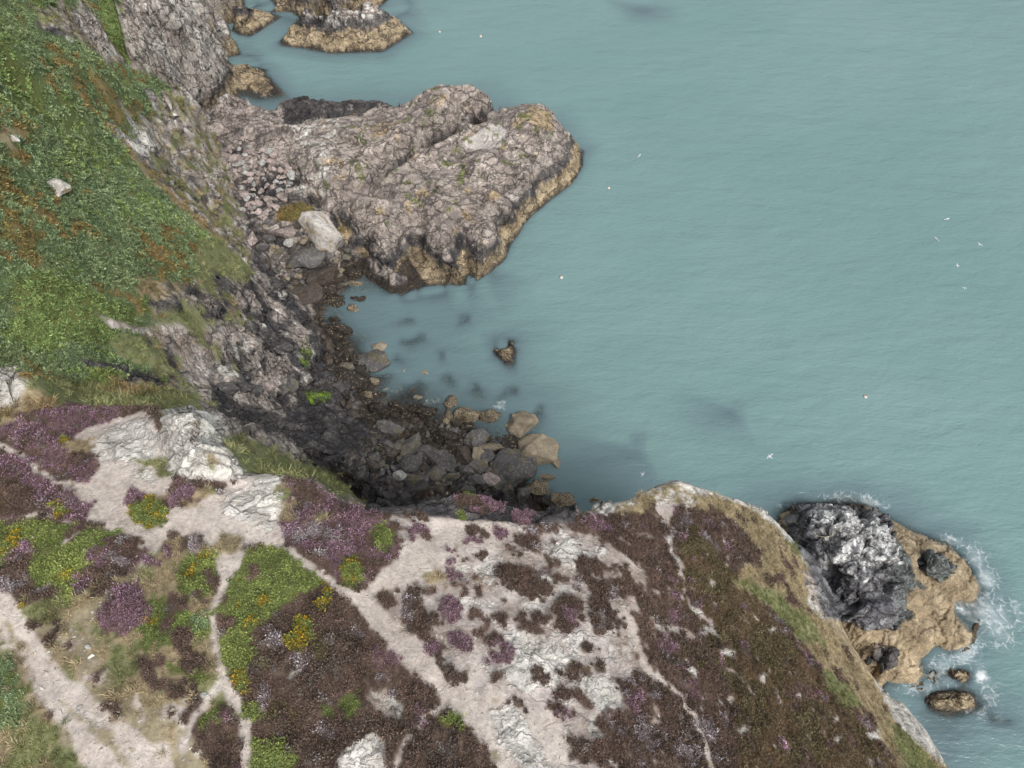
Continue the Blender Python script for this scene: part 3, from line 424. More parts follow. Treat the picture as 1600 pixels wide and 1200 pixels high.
# ------------------------------------------------------------------ colours of the ground, crack shade included
def srgb(r, g, b): return tuple(((c/255+.055)/1.055)**2.4 if c > 10 else c/255/12.92 for c in (r, g, b))
PAL = {0: [(160, 149, 141), (128, 118, 113), (186, 175, 166)], 1: [(200, 196, 188), (176, 170, 162), (214, 210, 204)], 2: [(197, 186, 177), (183, 172, 162), (205, 195, 186)], 3: [(178, 167, 160), (146, 130, 118), (200, 191, 186)], 4: [(124, 128, 90), (104, 110, 74), (144, 142, 106)], 5: [(154, 140, 112), (130, 118, 92), (170, 154, 126)],
       6: [(104, 84, 80), (88, 70, 66), (114, 94, 88)], 7: [(96, 80, 70), (80, 66, 58), (108, 92, 80)], 8: [(94, 100, 58), (80, 86, 50), (112, 114, 66)], 9: [(86, 102, 68), (74, 90, 58), (102, 110, 70)], 10: [(122, 106, 72), (102, 92, 60), (136, 120, 84)], 11: [(80, 77, 78), (56, 55, 58), (112, 107, 103)], 12: [(70, 62, 54), (52, 46, 42), (88, 78, 66)],
       13: [(164, 147, 120), (140, 124, 100), (180, 164, 138)], 14: [(160, 149, 142), (132, 123, 118), (182, 170, 161)], 15: [(120, 104, 44), (96, 84, 40), (140, 120, 50)], 16: [(98, 84, 82), (80, 68, 66), (112, 100, 100)], 17: [(214, 214, 212), (150, 150, 152), (226, 226, 224)], 18: [(92, 72, 54), (76, 62, 46), (104, 86, 58)], 19: [(140, 128, 108), (112, 104, 84), (158, 148, 130)], 20: [(152, 142, 118), (136, 126, 104), (164, 154, 132)], 21: [(158, 150, 142), (146, 138, 130), (172, 164, 156)], 22: [(116, 115, 118), (86, 86, 92), (146, 147, 147)]}
tab = np.array([[srgb(*c) for c in PAL[k]] for k in range(23)], np.float32)
k1 = np.clip(.5+.55*fbm(P0, 1.6, 4, 101), 0, 1)[:, None]; k2 = np.clip(.5+.6*fbm(P0, 4.5, 3, 111), 0, 1)[:, None]
cA = tab[cls, 0]; cB = tab[cls, 1]; cC = tab[cls, 2]
colr = np.where(k1 < .5, cB+(cA-cB)*k1*2, cA+(cC-cA)*(k1-.5)*2)
isr = (rg > .5)[:, None]
colr = np.where(isr, colr*(.92+.4*cidA[:, None])*(.85+.3*k2), colr*(.9+.2*k2))
colr = np.where(isr & (crk[:, None] > .5), colr*.8, colr)  # relief cracks tinted darker, shade put into the colour
colr[slabm] = np.array(srgb(198, 192, 186))*(.9+.2*k1[slabm]); lo = np.array(srgb(192, 166, 118)); colr[lich] = colr[lich]*.45+lo*.55
gr = np.array(srgb(120, 150, 40)); colr[alg & (n2 > -.3)] = gr
gm = (onD & (lz > 6) & (n1 > .62)); colr[gm] = np.array(srgb(118, 122, 82))
onc = onR & C('slate') & (pxl > 1395); colr[onc] = colr[onc]*.5+np.array(srgb(112, 124, 118))*.5
cg = colr.reshape(NR, NC, 3); cg = np.stack([blur(cg[:, :, k], .8) for k in range(3)], -1).reshape(-1, 3).astype(np.float32)

# ------------------------------------------------------------------ materials
def mat(name):
    m = bpy.data.materials.new(name); m.use_nodes = True; n = m.node_tree; b = n.nodes["Principled BSDF"]; return m, n, b
def nd(n, t, **kw):
    o = n.nodes.new(t)
    for k, v in kw.items():
        if k.startswith('_'): setattr(o, k[1:], v)
        else: o.inputs[k].default_value = v
    return o
def mth(n, op, a, b=None, c=None, clamp=False):
    o = n.nodes.new("ShaderNodeMath"); o.operation = op; o.use_clamp = clamp
    for i, v in enumerate((a, b, c)):
        if v is None: continue
        if hasattr(v, 'links') or hasattr(v, 'is_linked'): n.links.new(v, o.inputs[i])
        else: o.inputs[i].default_value = v
    return o.outputs[0]
def mixc(n, fac, a, b, mode='MIX'):
    o = n.nodes.new("ShaderNodeMix"); o.data_type = 'RGBA'; o.blend_type = mode
    for i, v in ((0, fac), (6, a), (7, b)):
        if hasattr(v, 'is_linked'): n.links.new(v, o.inputs[i])
        else: o.inputs[i].default_value = v if i == 0 else (*v[:3], 1)
    return o.outputs[2]
def ramp(n, src, lo_, hi, a=0., b=1.):
    o = n.nodes.new("ShaderNodeMapRange"); o.interpolation_type = 'SMOOTHSTEP'; n.links.new(src, o.inputs[0]); o.inputs[1].default_value = lo_; o.inputs[2].default_value = hi; o.inputs[3].default_value = a; o.inputs[4].default_value = b; return o.outputs[0]
def land_material():
    m, n, b = mat("land"); L = n.links.new
    at = nd(n, "ShaderNodeAttribute", _attribute_name="Col"); rk = nd(n, "ShaderNodeAttribute", _attribute_name="rock"); tc = n.nodes.new("ShaderNodeTexCoord")
    def noise(s, d=4, r=.6): o = nd(n, "ShaderNodeTexNoise", Scale=s, Detail=d, Roughness=r); L(tc.outputs["Object"], o.inputs["Vector"]); return o.outputs[0]
    a = noise(1.1, 4, .6); c = noise(4.5, 4, .65); e = noise(30, 2, .6)
    v = nd(n, "ShaderNodeTexVoronoi", Scale=.40, _feature='DISTANCE_TO_EDGE'); 
    mp = nd(n, "ShaderNodeMapping"); mp.inputs["Rotation"].default_value = (0.3, 0.2, 0.66); mp.inputs["Scale"].default_value = (.55, 1.25, .9)
    dist = nd(n, "ShaderNodeTexNoise", Scale=1.3, Detail=3); L(tc.outputs["Object"], dist.inputs["Vector"])
    ad = n.nodes.new("ShaderNodeVectorMath"); ad.operation = 'MULTIPLY_ADD'; L(dist.outputs["Color"], ad.inputs[0]); ad.inputs[1].default_value = (1.7, 1.7, 1.7); L(tc.outputs["Object"], ad.inputs[2])
    L(ad.outputs[0], mp.inputs["Vector"]); L(mp.outputs[0], v.inputs["Vector"])
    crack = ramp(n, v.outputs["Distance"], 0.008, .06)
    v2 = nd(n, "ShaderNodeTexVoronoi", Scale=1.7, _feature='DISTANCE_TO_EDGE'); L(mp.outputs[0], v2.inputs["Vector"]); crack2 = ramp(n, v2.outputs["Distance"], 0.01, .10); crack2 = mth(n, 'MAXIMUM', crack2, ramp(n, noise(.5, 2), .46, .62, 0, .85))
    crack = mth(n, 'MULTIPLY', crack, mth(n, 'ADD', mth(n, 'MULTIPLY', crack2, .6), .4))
    # mineral mottling: pale veins and specks, dark joints deepened with painted crevice shade
    rkf = rk.outputs["Fac"]
    f = mth(n, 'ADD', ramp(n, a, .3, .7, .76, 1.22), ramp(n, c, .3, .7, -.22, .22)); f = mth(n, 'ADD', f, ramp(n, e, .3, .7, -.14, .14))
    fv = mth(n, 'ADD', ramp(n, a, .3, .7, .88, 1.12), ramp(n, c, .3, .7, -.17, .17)); fv = mth(n, 'ADD', fv, ramp(n, e, .3, .7, -.1, .1))
    k = n.nodes.new("ShaderNodeMix"); L(rkf, k.inputs[0]); L(fv, k.inputs[2]); L(f, k.inputs[3])
    vm = n.nodes.new("ShaderNodeVectorMath"); vm.operation = 'SCALE'; L(at.outputs["Color"], vm.inputs[0]); L(k.outputs[0], vm.inputs["Scale"])
    sp_ = mth(n, 'MULTIPLY', ramp(n, c, .60, .68), rkf); col = mixc(n, mth(n, 'MULTIPLY', sp_, .3), vm.outputs[0], (.60, .58, .55))
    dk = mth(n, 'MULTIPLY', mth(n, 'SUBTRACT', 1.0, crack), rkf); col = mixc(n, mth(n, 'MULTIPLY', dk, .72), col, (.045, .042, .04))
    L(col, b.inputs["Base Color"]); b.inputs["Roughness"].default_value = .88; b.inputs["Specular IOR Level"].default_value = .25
    hgt = mth(n, 'ADD', mth(n, 'MULTIPLY', a, .26), mth(n, 'MULTIPLY', c, .12)); hgt = mth(n, 'ADD', hgt, mth(n, 'MULTIPLY', crack, .22)); hgt = mth(n, 'MULTIPLY', hgt, mth(n, 'ADD', mth(n, 'MULTIPLY', rkf, .9), .1)); hgt = mth(n, 'ADD', hgt, mth(n, 'MULTIPLY', e, .03))
    bp = nd(n, "ShaderNodeBump", Strength=.9, Distance=.8); L(hgt, bp.inputs["Height"]); L(bp.outputs[0], b.inputs["Normal"])
    return m
M_LAND = land_material()

def tag(o, label=None, cat=None, group=None, kind=None):
    if label: o["label"] = label
    if cat: o["category"] = cat
    if group: o["group"] = group
    if kind: o["kind"] = kind
    return o
def fastmesh(name, V, Fq, nper=4, material=None, colors=None, attrs=None, smooth=True, nrm=None, parent=None):
    me = bpy.data.meshes.new(name); me.vertices.add(len(V)); me.vertices.foreach_set("co", np.asarray(V, np.float32).ravel())
    Fq = np.asarray(Fq, np.int32); nf = len(Fq); me.loops.add(nf*nper); me.loops.foreach_set("vertex_index", Fq.ravel())
    me.polygons.add(nf); me.polygons.foreach_set("loop_start", np.arange(0, nf*nper, nper, dtype=np.int32)); me.polygons.foreach_set("use_smooth", np.full(nf, smooth, bool))
    me.update(calc_edges=True)
    if colors is not None:
        ca = me.color_attributes.new("Col", 'FLOAT_COLOR', 'POINT'); ca.data.foreach_set("color", np.concatenate([colors, np.ones((len(V), 1))], 1).astype(np.float32).ravel())
    for k, v in (attrs or {}).items():
        a = me.attributes.new(k, 'FLOAT', 'POINT' if len(v) == len(V) else 'FACE'); a.data.foreach_set("value", np.asarray(v, np.float32))
    if nrm is not None: me.normals_split_custom_set_from_vertices(nrm.tolist())
    o = bpy.data.objects.new(name, me); COL.objects.link(o)
    if material: me.materials.append(material)
    if parent: o.parent = parent
    return o
# split the lattice into setting pieces and free-standing rocks
ii = (np.arange(NR-1)[:, None]*NC+np.arange(NC-1)[None, :]).ravel()
quads = np.stack([ii, ii+1, ii+NC+1, ii+NC], -1)
ctr = PD[quads].mean(1); cc = cls[quads[:, 0]]; zmax = PD[quads][:, :, 2].max(1)
ND = normals(PD[:, 0].reshape(NR, NC), PD[:, 1].reshape(NR, NC), PD[:, 2].reshape(NR, NC)).reshape(-1, 3)
def infp(l): return inpoly(ctr[:, 0], ctr[:, 1], wpoly(l))
piece = np.zeros(len(quads), np.uint8)     # 0 sea bed
piece[zmax > 0.02] = 1                      # cliffs
def isin(*k): return np.isin(cc, [CL[q] for q in k])
land = piece == 1
piece[land & isin('sand', 'trod')] = 2; piece[land & isin('soil')] = 3; piece[land & isin('grass', 'dry')] = 4; piece[land & isin('brown', 'purple', 'gorse', 'grey', 'moss', 'yellow')] = 5; piece[land & isin('brack', 'orange')] = 6
coveq = cove[quads[:, 0]]; piece[land & coveq & (ctr[:, 2] < 3.2)] = 7
Dq = infp([(460, 240), (432, 170)]+[p[:2] for p in D_back[5:]]+[(p[0]+12, p[1]+10) for p in D_front[:-2]]+[(555, 410), (525, 352), (480, 318)]) & (ctr[:, 2] > .0)
piece[Dq] = 8
piece[infp([(x+(14 if x > 1400 else 0), y+4) for x, y in R_poly]) & (ctr[:, 2] > 0) & (ctr[:, 2] < 10) & (ctr[:, 1] > -4) & (ctr[:, 0] > 20)] = 9
piece[infp(ell(1490, 1094, 66, 36)) & (ctr[:, 2] > 0) & (ctr[:, 2] < 6)] = 10; piece[infp(ell(1497, 1056, 34, 15)) & (ctr[:, 2] > 0) & (ctr[:, 2] < 6)] = 11
piece[infp(ell(378, 100, 42, 24)) & (ctr[:, 2] > 0) & (ctr[:, 0] > W(340, 100, 0)[0])] = 12; piece[infp(ell(788, 536, 30, 22)) & (ctr[:, 2] > 0)] = 13
piece[infp([(405, 60), (405, 20), (425, -100), (700, -100), (650, 30), (560, 70)]) & (ctr[:, 2] > 0)] = 14
piece[infp([(254, 640), (290, 634), (325, 645), (345, 680), (362, 715), (386, 745), (350, 750), (290, 748), (258, 732), (250, 690)]) & (ctr[:, 2] > 42.5)] = 15
piece[land & infp([(318, 172), (372, 140), (430, 172), (436, 190), (470, 232), (440, 250), (380, 238), (340, 215)]) & (ctr[:, 2] < 9)] = 16
rgs = rg*np.where(C('pale') & im, .55, 1)*np.where(onR & C('tan'), .4, 1)*np.where(slabm, .3, 1)
def biggest(k):
    q = np.flatnonzero(piece == k); w_ = NC-1; S = set(q.tolist()); comps = []
    while S:
        st_ = [S.pop()]; comp = []
        while st_:
            c_ = st_.pop(); comp.append(c_)
            for d_ in (c_-1, c_+1, c_-w_, c_+w_):
                if d_ in S: S.remove(d_); st_.append(d_)
        comps.append(comp)
    comps.sort(key=len)
    for c_ in comps[:-1]: piece[c_] = 1
for k in range(8, 17): biggest(k)
SPEC = {0: ("seabed", None, None, None, "structure"), 1: ("cliff", None, None, None, "structure"), 2: ("path", None, None, None, "structure"), 3: ("stony_ground", None, None, None, "structure"), 4: ("grassy_ground", None, None, None, "structure"), 5: ("heath_ground", None, None, None, "structure"), 6: ("hillside", None, None, None, "structure"), 7: ("beach", None, None, None, "structure"),
        8: ("rock_islet", "largest rock in the bay, cracked grey brown mass with tan tide band beside the beach", "rock"), 9: ("rock_skerry", "dark rock splashed with white droppings, ringed by tan barnacles and surf at the point", "rock"), 10: ("tide_rock", "low tan oval rock in surf, lowest off the right hand point", "rock"), 11: ("tide_rock", "small tan rock half covered by a breaking wave beside the white cliff", "rock"),
        12: ("sea_rock", "small lone tan rock in the channel below the far cliffs", "rock"), 13: ("sea_rock", "small dark rock standing alone in the middle of the cove's water", "rock"), 14: ("rock_islet", "big dark rock with tan foot in the water at the top edge", "rock"), 15: ("rock_tor", "white tor of bare stone with brown lichen on the rim above the cove", "rock"), 16: ("rock_knoll", "pinkish grey rock knoll between hillside cliff and the big islet", "rock")}
base_of = {}
for k, s in SPEC.items():
    q = quads[piece == k]
    if len(q) < 4: print("EMPTY", s[0], k); continue
    u, inv = np.unique(q.ravel(), return_inverse=True); V = PD[u]
    o = None; org = np.zeros(3)
    if k >= 8: org = np.array([V[:, 0].mean(), V[:, 1].mean(), V[:, 2].min()])
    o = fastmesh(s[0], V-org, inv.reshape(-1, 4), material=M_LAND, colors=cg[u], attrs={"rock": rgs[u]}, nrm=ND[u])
    o.location = org
    if k >= 8: tag(o, s[1], s[2])
    else: tag(o, kind="structure")
print("land", len(quads), round(time.time()-T0, 1))
def zat(x, y):
    """surface height on the finished lattice"""
    r = np.interp(y, yy, np.arange(NR)); j = np.clip(r.astype(int), 0, NR-2); fr = r-j
    def row(j_):
        u = np.clip((x-XL[j_])/(XR[j_]-XL[j_])*(NC-1), 0, NC-1.001); i = u.astype(int); f_ = u-i; b_ = j_*NC+i; return PD[b_, 2]*(1-f_)+PD[b_+1, 2]*f_
    return row(j)*(1-fr)+row(j+1)*fr
def cat_(x, y):
    r = np.interp(y, yy, np.arange(NR)); j = np.clip(np.round(r).astype(int), 0, NR-1); u = np.clip(np.round((x-XL[j])/(XR[j]-XL[j])*(NC-1)).astype(int), 0, NC-1); return j*NC+u

# ------------------------------------------------------------------ the sea
def sea():
    st = 2; xs = GX0+np.arange(0, NX, st)*GS; ys = GY0+np.arange(0, NY, st)*GS
    xs = np.concatenate([[-3000, -600], xs, [300, 900, 3500]]); ys = np.concatenate([[-3000, -300], ys, [320, 900, 4000]])
    X, Y = np.meshgrid(xs, ys); X, Y = X.ravel(), Y.ravel()
    dep = np.maximum(0, -bil(HG, X, Y)); out = (X < GX0) | (X > GX0+NX*GS) | (Y < GY0) | (Y > GY0+NY*GS); dep[out] = 5
    foam = np.zeros(len(X))
    for cx, cy, rx, ry, a, s in FOAM:
        q = W(cx, cy, 0); sc = (q[1]*cp+H_CAM*sp)/F; dx = (X-q[0]); dy = (Y-q[1]); sy = math.sin(math.atan2(H_CAM, q[1])); aa = math.radians(-a)
        u = (dx*math.cos(aa)+dy*math.sin(aa)*sy)/(rx*sc); v_ = (-dx*math.sin(aa)+dy*math.cos(aa)*sy)/(ry*sc); foam = np.maximum(foam, s*np.exp(-(u*u+v_*v_)*1.1))
    nx, ny = len(xs), len(ys); i = (np.arange(ny-1)[:, None]*nx+np.arange(nx-1)[None, :]).ravel()
    m, n, b = mat("sea_water"); L = n.links.new; geo = nd(n, "ShaderNodeNewGeometry"); P = geo.outputs["Position"]
    def noise(sx, sy, s, det=3, rot=0.0, r=.55, dd=0):
        mp = nd(n, "ShaderNodeMapping"); mp.inputs["Scale"].default_value = (sx, sy, 1); mp.inputs["Rotation"].default_value = (0, 0, rot); L(P, mp.inputs["Vector"]); o = nd(n, "ShaderNodeTexNoise", Scale=s, Detail=det, Roughness=r, Distortion=dd); L(mp.outputs[0], o.inputs["Vector"]); return o.outputs[0]
    da = nd(n, "ShaderNodeAttribute", _attribute_name="depth").outputs["Fac"]; fa = nd(n, "ShaderNodeAttribute", _attribute_name="foam").outputs["Fac"]
    big = noise(1, 1, .018, 3); mid = noise(.6, 1.2, .06, 3, .3)
    c = mixc(n, ramp(n, big, .35, .65), (.168, .276, .272), (.190, .302, .297)); c = mixc(n, ramp(n, mid, .3, .7, 0, .35), c, (.155, .270, .270))
    c = mixc(n, ramp(n, da, .4, 4.2, .8, 0.0), c, (.125, .185, .21))
    lace = nd(n, "ShaderNodeTexVoronoi", Scale=.8, _feature='DISTANCE_TO_EDGE'); dn = nd(n, "ShaderNodeTexNoise", Scale=.8, Detail=4); L(P, dn.inputs["Vector"]); va = n.nodes.new("ShaderNodeVectorMath"); va.operation = 'MULTIPLY_ADD'; L(dn.outputs["Color"], va.inputs[0]); va.inputs[1].default_value = (2.2, 2.2, 2.2); L(P, va.inputs[2]); L(va.outputs[0], lace.inputs["Vector"])
    th_ = mth(n, 'SUBTRACT', mth(n, 'MULTIPLY', fa, .20), lace.outputs["Distance"]); l1_ = ramp(n, th_, -.05, .05); pn = noise(1, 1, 1.6, 5, 0, .7); l1_ = mth(n, 'MULTIPLY', l1_, ramp(n, pn, .40, .66, 0, .7)); solid = ramp(n, mth(n, 'ADD', fa, mth(n, 'MULTIPLY', pn, .8)), 1.22, 1.42)
    fm = mth(n, 'MAXIMUM', l1_, solid); fm = mth(n, 'MULTIPLY', fm, ramp(n, fa, .05, .3)); milk = mth(n, 'MULTIPLY', ramp(n, mth(n, 'MULTIPLY', fa, noise(1, 1, .5, 4, 0, .7)),   .1, .6), .75); c = mixc(n, milk, c, (.5, .58, .6)); c = mixc(n, mth(n, 'MULTIPLY', fm, .8), c, (.78, .81, .82))
    L(c, b.inputs["Base Color"]); b.inputs["Roughness"].default_value = .2; b.inputs["IOR"].default_value = 1.33
    al = mth(n, 'SUBTRACT', 1.0, mth(n, 'EXPONENT', mth(n, 'MULTIPLY', da, -2.1))); al = ramp(n, al, 0, 1, .12, 1.0); al = mth(n, 'MAXIMUM', al, mth(n, 'MULTIPLY', fm, .9)); L(al, b.inputs["Alpha"])
    w1 = noise(.5, 1.3, .42, 4, .35, .62, .2); w2 = noise(.7, 1.4, 1.7, 3, -.3, .6, .2); w3 = noise(.6, 1.3, .13, 2, .5)
    hh = mth(n, 'ADD', mth(n, 'MULTIPLY', w1, 1.0), mth(n, 'MULTIPLY', w2, .22)); hh = mth(n, 'ADD', hh, mth(n, 'MULTIPLY', w3, 1.6)); cd = nd(n, "ShaderNodeBump", Strength=.6, Distance=.55); L(hh, cd.inputs["Height"]); L(cd.outputs[0], b.inputs["Normal"])
    o = fastmesh("sea", np.stack([X, Y, 0*X], -1), np.stack([i, i+1, i+nx+1, i+nx], -1), material=m, attrs={"depth": dep, "foam": foam}, smooth=True); tag(o, kind="structure")
FOAM = [(1320, 776, 55, 9, 0, .55), (1300, 790, 12, 14, 0, .5), (1360, 786, 30, 8, 10, .7), (1490, 845, 22, 10, 20, .7), (1525, 872, 18, 22, 40, .8), (1540, 905, 18, 22, 60, .9), (1498, 950, 22, 10, 30, 1.1), (1545, 960, 38, 34, 20, .9), (1560, 985, 34, 26, 0, .7), (1510, 1020, 32, 14, -30, .9), (1475, 1035, 24, 12, -20, .8), (1440, 1075, 40, 14, 0, .6), (1470, 1065, 26, 16, 0, .6), (1532, 1056, 12, 12, 0, 1.35), (1520, 1108, 26, 10, 20, .7), (1545, 1085, 20, 20, 0, .5), (1590, 955, 14, 26, 0, .6), (655, 640, 26, 8, 0, .6), (672, 628, 14, 8, 0, .55), (782, 633, 10, 7, 0, .8), (560, 405, 10, 4, 0, .3), (1235, 790, 30, 6, 0, .35)]
sea()
print("sea", round(time.time()-T0, 1))
# ------------------------------------------------------------------ low plants
def plant_material(name, src):
    m, n, b = mat(name); L = n.links.new
    tcol = nd(n, "ShaderNodeAttribute", _attribute_name="tcol", _attribute_type=src); fcol = nd(n, "ShaderNodeAttribute", _attribute_name="fcol", _attribute_type=src); lv = nd(n, "ShaderNodeAttribute", _attribute_name="lv")
    st = mth(n, 'GREATER_THAN', lv.outputs["Fac"], .5); c = mixc(n, st, tcol.outputs["Color"], fcol.outputs["Color"])
    fr = mth(n, 'FRACT', mth(n, 'MULTIPLY', lv.outputs["Fac"], 7.3)); k = ramp(n, fr, 0, 1, .68, 1.32)
    vm = n.nodes.new("ShaderNodeVectorMath"); vm.operation = 'SCALE'; L(c, vm.inputs[0]); L(k, vm.inputs["Scale"]); L(vm.outputs[0], b.inputs["Base Color"]); b.inputs["Roughness"].default_value = .75; b.inputs["Specular IOR Level"].default_value = .2
    return m
M_PL = plant_material("plant_cover", 'INSTANCER'); M_PB = plant_material("plant_bush", 'GEOMETRY')
def tuft(seed, n, lw, ll, up=.6, fl=.5, core=.55):
    """one tuft of n small leaves on a dome of radius 1: vertices, triangles, per-face value"""
    g = np.random.default_rng(seed); V = []; T = []; lv = []
    for k in range(n):
        a = g.uniform(0, 2*math.pi); e = math.asin(g.uniform(.02, 1)**.8); r = g.uniform(core, 1.0)*(1+.22*math.sin(3*a+seed))
        p = np.array([math.cos(a)*math.cos(e)*r, math.sin(a)*math.cos(e)*r, math.sin(e)*r*.75])
        d = p/np.linalg.norm(p)*(1-up)+np.array([0, 0, up])+g.normal(0, .35, 3); d /= np.linalg.norm(d); s = np.cross(d, g.normal(0, 1, 3)); s /= np.linalg.norm(s)+1e-9
        l = ll*g.uniform(.6, 1.3); w_ = lw*g.uniform(.7, 1.3); b0 = len(V); V += [p-s*w_*.5, p+s*w_*.5, p+d*l*.6+s*w_*.45, p+d*l]; T += [(b0, b0+1, b0+2), (b0, b0+2, b0+3)]
        v = g.uniform(0.02, .48)+(.5 if g.uniform() < fl else 0); lv += [v, v]
    # woody heart
    b0 = len(V); m = 7; V.append(np.array([0, 0, core*.62])); V += [np.array([math.cos(t)*core*.95, math.sin(t)*core*.95, -.12]) for t in np.linspace(0, 2*math.pi, m, endpoint=False)]
    V += [np.array([math.cos(t+.4)*core*.7, math.sin(t+.4)*core*.7, core*.42]) for t in np.linspace(0, 2*math.pi, m, endpoint=False)]
    for k in range(m):
        k2 = (k+1) % m; T += [(b0+1+k, b0+1+k2, b0+1+m+k), (b0+1+k2, b0+1+m+k2, b0+1+m+k), (b0+1+m+k, b0+1+m+k2, b0)]; lv += [.03]*3
    return np.array(V, np.float32), np.array(T, np.int32), np.array(lv, np.float32)
TUF = {'heather': [tuft(s, 80, .16, .34, .55, .5) for s in range(4)], 'gorse': [tuft(20+s, 80, .2, .34, .4, .42) for s in range(4)], 'fern': [tuft(40+s, 60, .26, .55, .15, .4, .45) for s in range(4)], 'grass': [tuft(60+s, 60, .09, 1.1, .55, .5, .2) for s in range(3)]}
def proto_objs(kind):
    r = []
    for v, t, l in TUF[kind]:
        me = bpy.data.meshes.new(kind+"_tuft"); me.from_pydata(v.tolist(), [], t.tolist()); a = me.attributes.new("lv", 'FLOAT', 'FACE'); a.data.foreach_set("value", l); me.materials.append(M_PL)
        r.append(bpy.data.objects.new(kind+"_tuft", me))       # not linked to the scene: only the cover objects use it
    return r
def cover(name, kind, spacing, classes, fcolors, size, squash, label, cat, keep=1.0, region=None):
    xs = np.arange(-100, 46, spacing); ys = np.arange(-3, 135, spacing); X, Y = np.meshgrid(xs, ys); X = X.ravel()+rng.uniform(-.5, .5, X.size)*spacing; Y = Y.ravel()+rng.uniform(-.5, .5, Y.size)*spacing
    jx = rng.normal(0, .07 if spacing < .3 else .2, (2, X.size)); c0 = cat_(X+jx[0], Y+jx[1]); m = np.isin(cls[c0], [CL[k] for k in classes]) & (rng.uniform(0, 1, X.size) < keep) & (X > np.interp(Y, yy, XL)) & (X < np.interp(Y, yy, XR)); X, Y, c0 = X[m], Y[m], c0[m]
    Z = zat(X, Y); px, py = proj(np.stack([X, Y, Z], -1)); m = (px > -110) & (px < 1650) & (py > -70) & (py < 1290) & (Z > 1.0)
    if region is not None: m &= region[c0]
    X, Y, Z, c0, px_k = X[m], Y[m], Z[m], c0[m], px[m]
    # leave room for the separately built bushes
    for (bx, by, br) in BUSH_AT: 
        k = (X-bx)**2+(Y-by)**2 > br*br; X, Y, Z, c0, px_k = X[k], Y[k], Z[k], c0[k], px_k[k]
    n = len(X); P = np.stack([X, Y, Z-.02], -1); nn = np.clip(.5+.6*fbm(P, 1.6, 3, 201), 0, 1); 
    tc = np.zeros((n, 3)); fc = np.zeros((n, 3)); sz = np.zeros(n)
    for cn in classes:
        k = cls[c0] == CL[cn]; pa_, pb_ = fcolors[cn]; u = np.clip(nn[k]+rng.normal(0, .22, k.sum()), 0, 1)[:, None]
        tc[k] = np.array(srgb(*pa_[0]))*(1-u)+np.array(srgb(*pa_[1]))*u; u2 = np.clip(nn[k]+rng.normal(0, .3, k.sum()), 0, 1)[:, None]; fc[k] = np.array(srgb(*pb_[0]))*(1-u2)+np.array(srgb(*pb_[1]))*u2
        if cn in ('brown', 'purple'): k_ = np.flatnonzero(k)[rng.uniform(0, 1, k.sum()) < (.025+.08*(nn[k] > .62))*np.where(px_k[k] < 720, 1, .25)]; tc[k_] = srgb(118, 108, 102); fc[k_] = srgb(156, 150, 144)
    br_ = (rng.uniform(.8, 1.2, n)*(1+.30*vn(P, .7, 205)+.12*vn(P, 2.5, 206)))[:, None]; tc *= br_; fc *= br_
    sz = rng.uniform(size[0], size[1], n)*(.75+.5*nn)
    me = bpy.data.meshes.new(name); me.vertices.add(n); me.vertices.foreach_set("co", P.astype(np.float32).ravel())
    a = me.attributes.new("tcol", 'FLOAT_COLOR', 'POINT'); a.data.foreach_set("color", np.concatenate([tc, np.ones((n, 1))], 1).astype(np.float32).ravel()); a = me.attributes.new("fcol", 'FLOAT_COLOR', 'POINT'); a.data.foreach_set("color", np.concatenate([fc, np.ones((n, 1))], 1).astype(np.float32).ravel())
    a = me.attributes.new("sc", 'FLOAT_VECTOR', 'POINT'); a.data.foreach_set("vector", np.stack([sz, sz, sz*squash], -1).astype(np.float32).ravel())
    sx = bil(gz, X, Y); sy = bil(gw, X, Y); tl = np.stack([np.arctan(sy)*.7, -np.arctan(sx)*.7, rng.uniform(0, 6.28, n)], -1); a = me.attributes.new("rt", 'FLOAT_VECTOR', 'POINT'); a.data.foreach_set("vector", tl.astype(np.float32).ravel())
    o = bpy.data.objects.new(name, me); COL.objects.link(o); tag(o, label, cat, kind="stuff")
    ng = bpy.data.node_groups.new(name, 'GeometryNodeTree'); ng.interface.new_socket("Geometry", in_out='INPUT', socket_type='NodeSocketGeometry'); ng.interface.new_socket("Geometry", in_out='OUTPUT', socket_type='NodeSocketGeometry')
    gi = ng.nodes.new("NodeGroupInput"); go = ng.nodes.new("NodeGroupOutput"); ip = ng.nodes.new("GeometryNodeInstanceOnPoints"); jn = ng.nodes.new("GeometryNodeJoinGeometry")
    for pr in proto_objs(kind):
        oi = ng.nodes.new("GeometryNodeObjectInfo"); oi.inputs["Object"].default_value = pr; oi.inputs["As Instance"].default_value = True; ng.links.new(oi.outputs["Geometry"], jn.inputs[0])
    ng.links.new(jn.outputs[0], ip.inputs["Instance"]); ip.inputs["Pick Instance"].default_value = True; ng.links.new(gi.outputs[0], ip.inputs["Points"])
    for an, sock in (("sc", "Scale"), ("rt", "Rotation")):
        na = ng.nodes.new("GeometryNodeInputNamedAttribute"); na.data_type = 'FLOAT_VECTOR'; na.inputs["Name"].default_value = an; ng.links.new(na.outputs[0], ip.inputs[sock])
    ng.links.new(ip.outputs[0], go.inputs[0]); md = o.modifiers.new("cover", 'NODES'); md.node_group = ng
    print(name, n); return o
BUSH_AT = []
HP = ((78, 56, 52), (104, 78, 70)); 
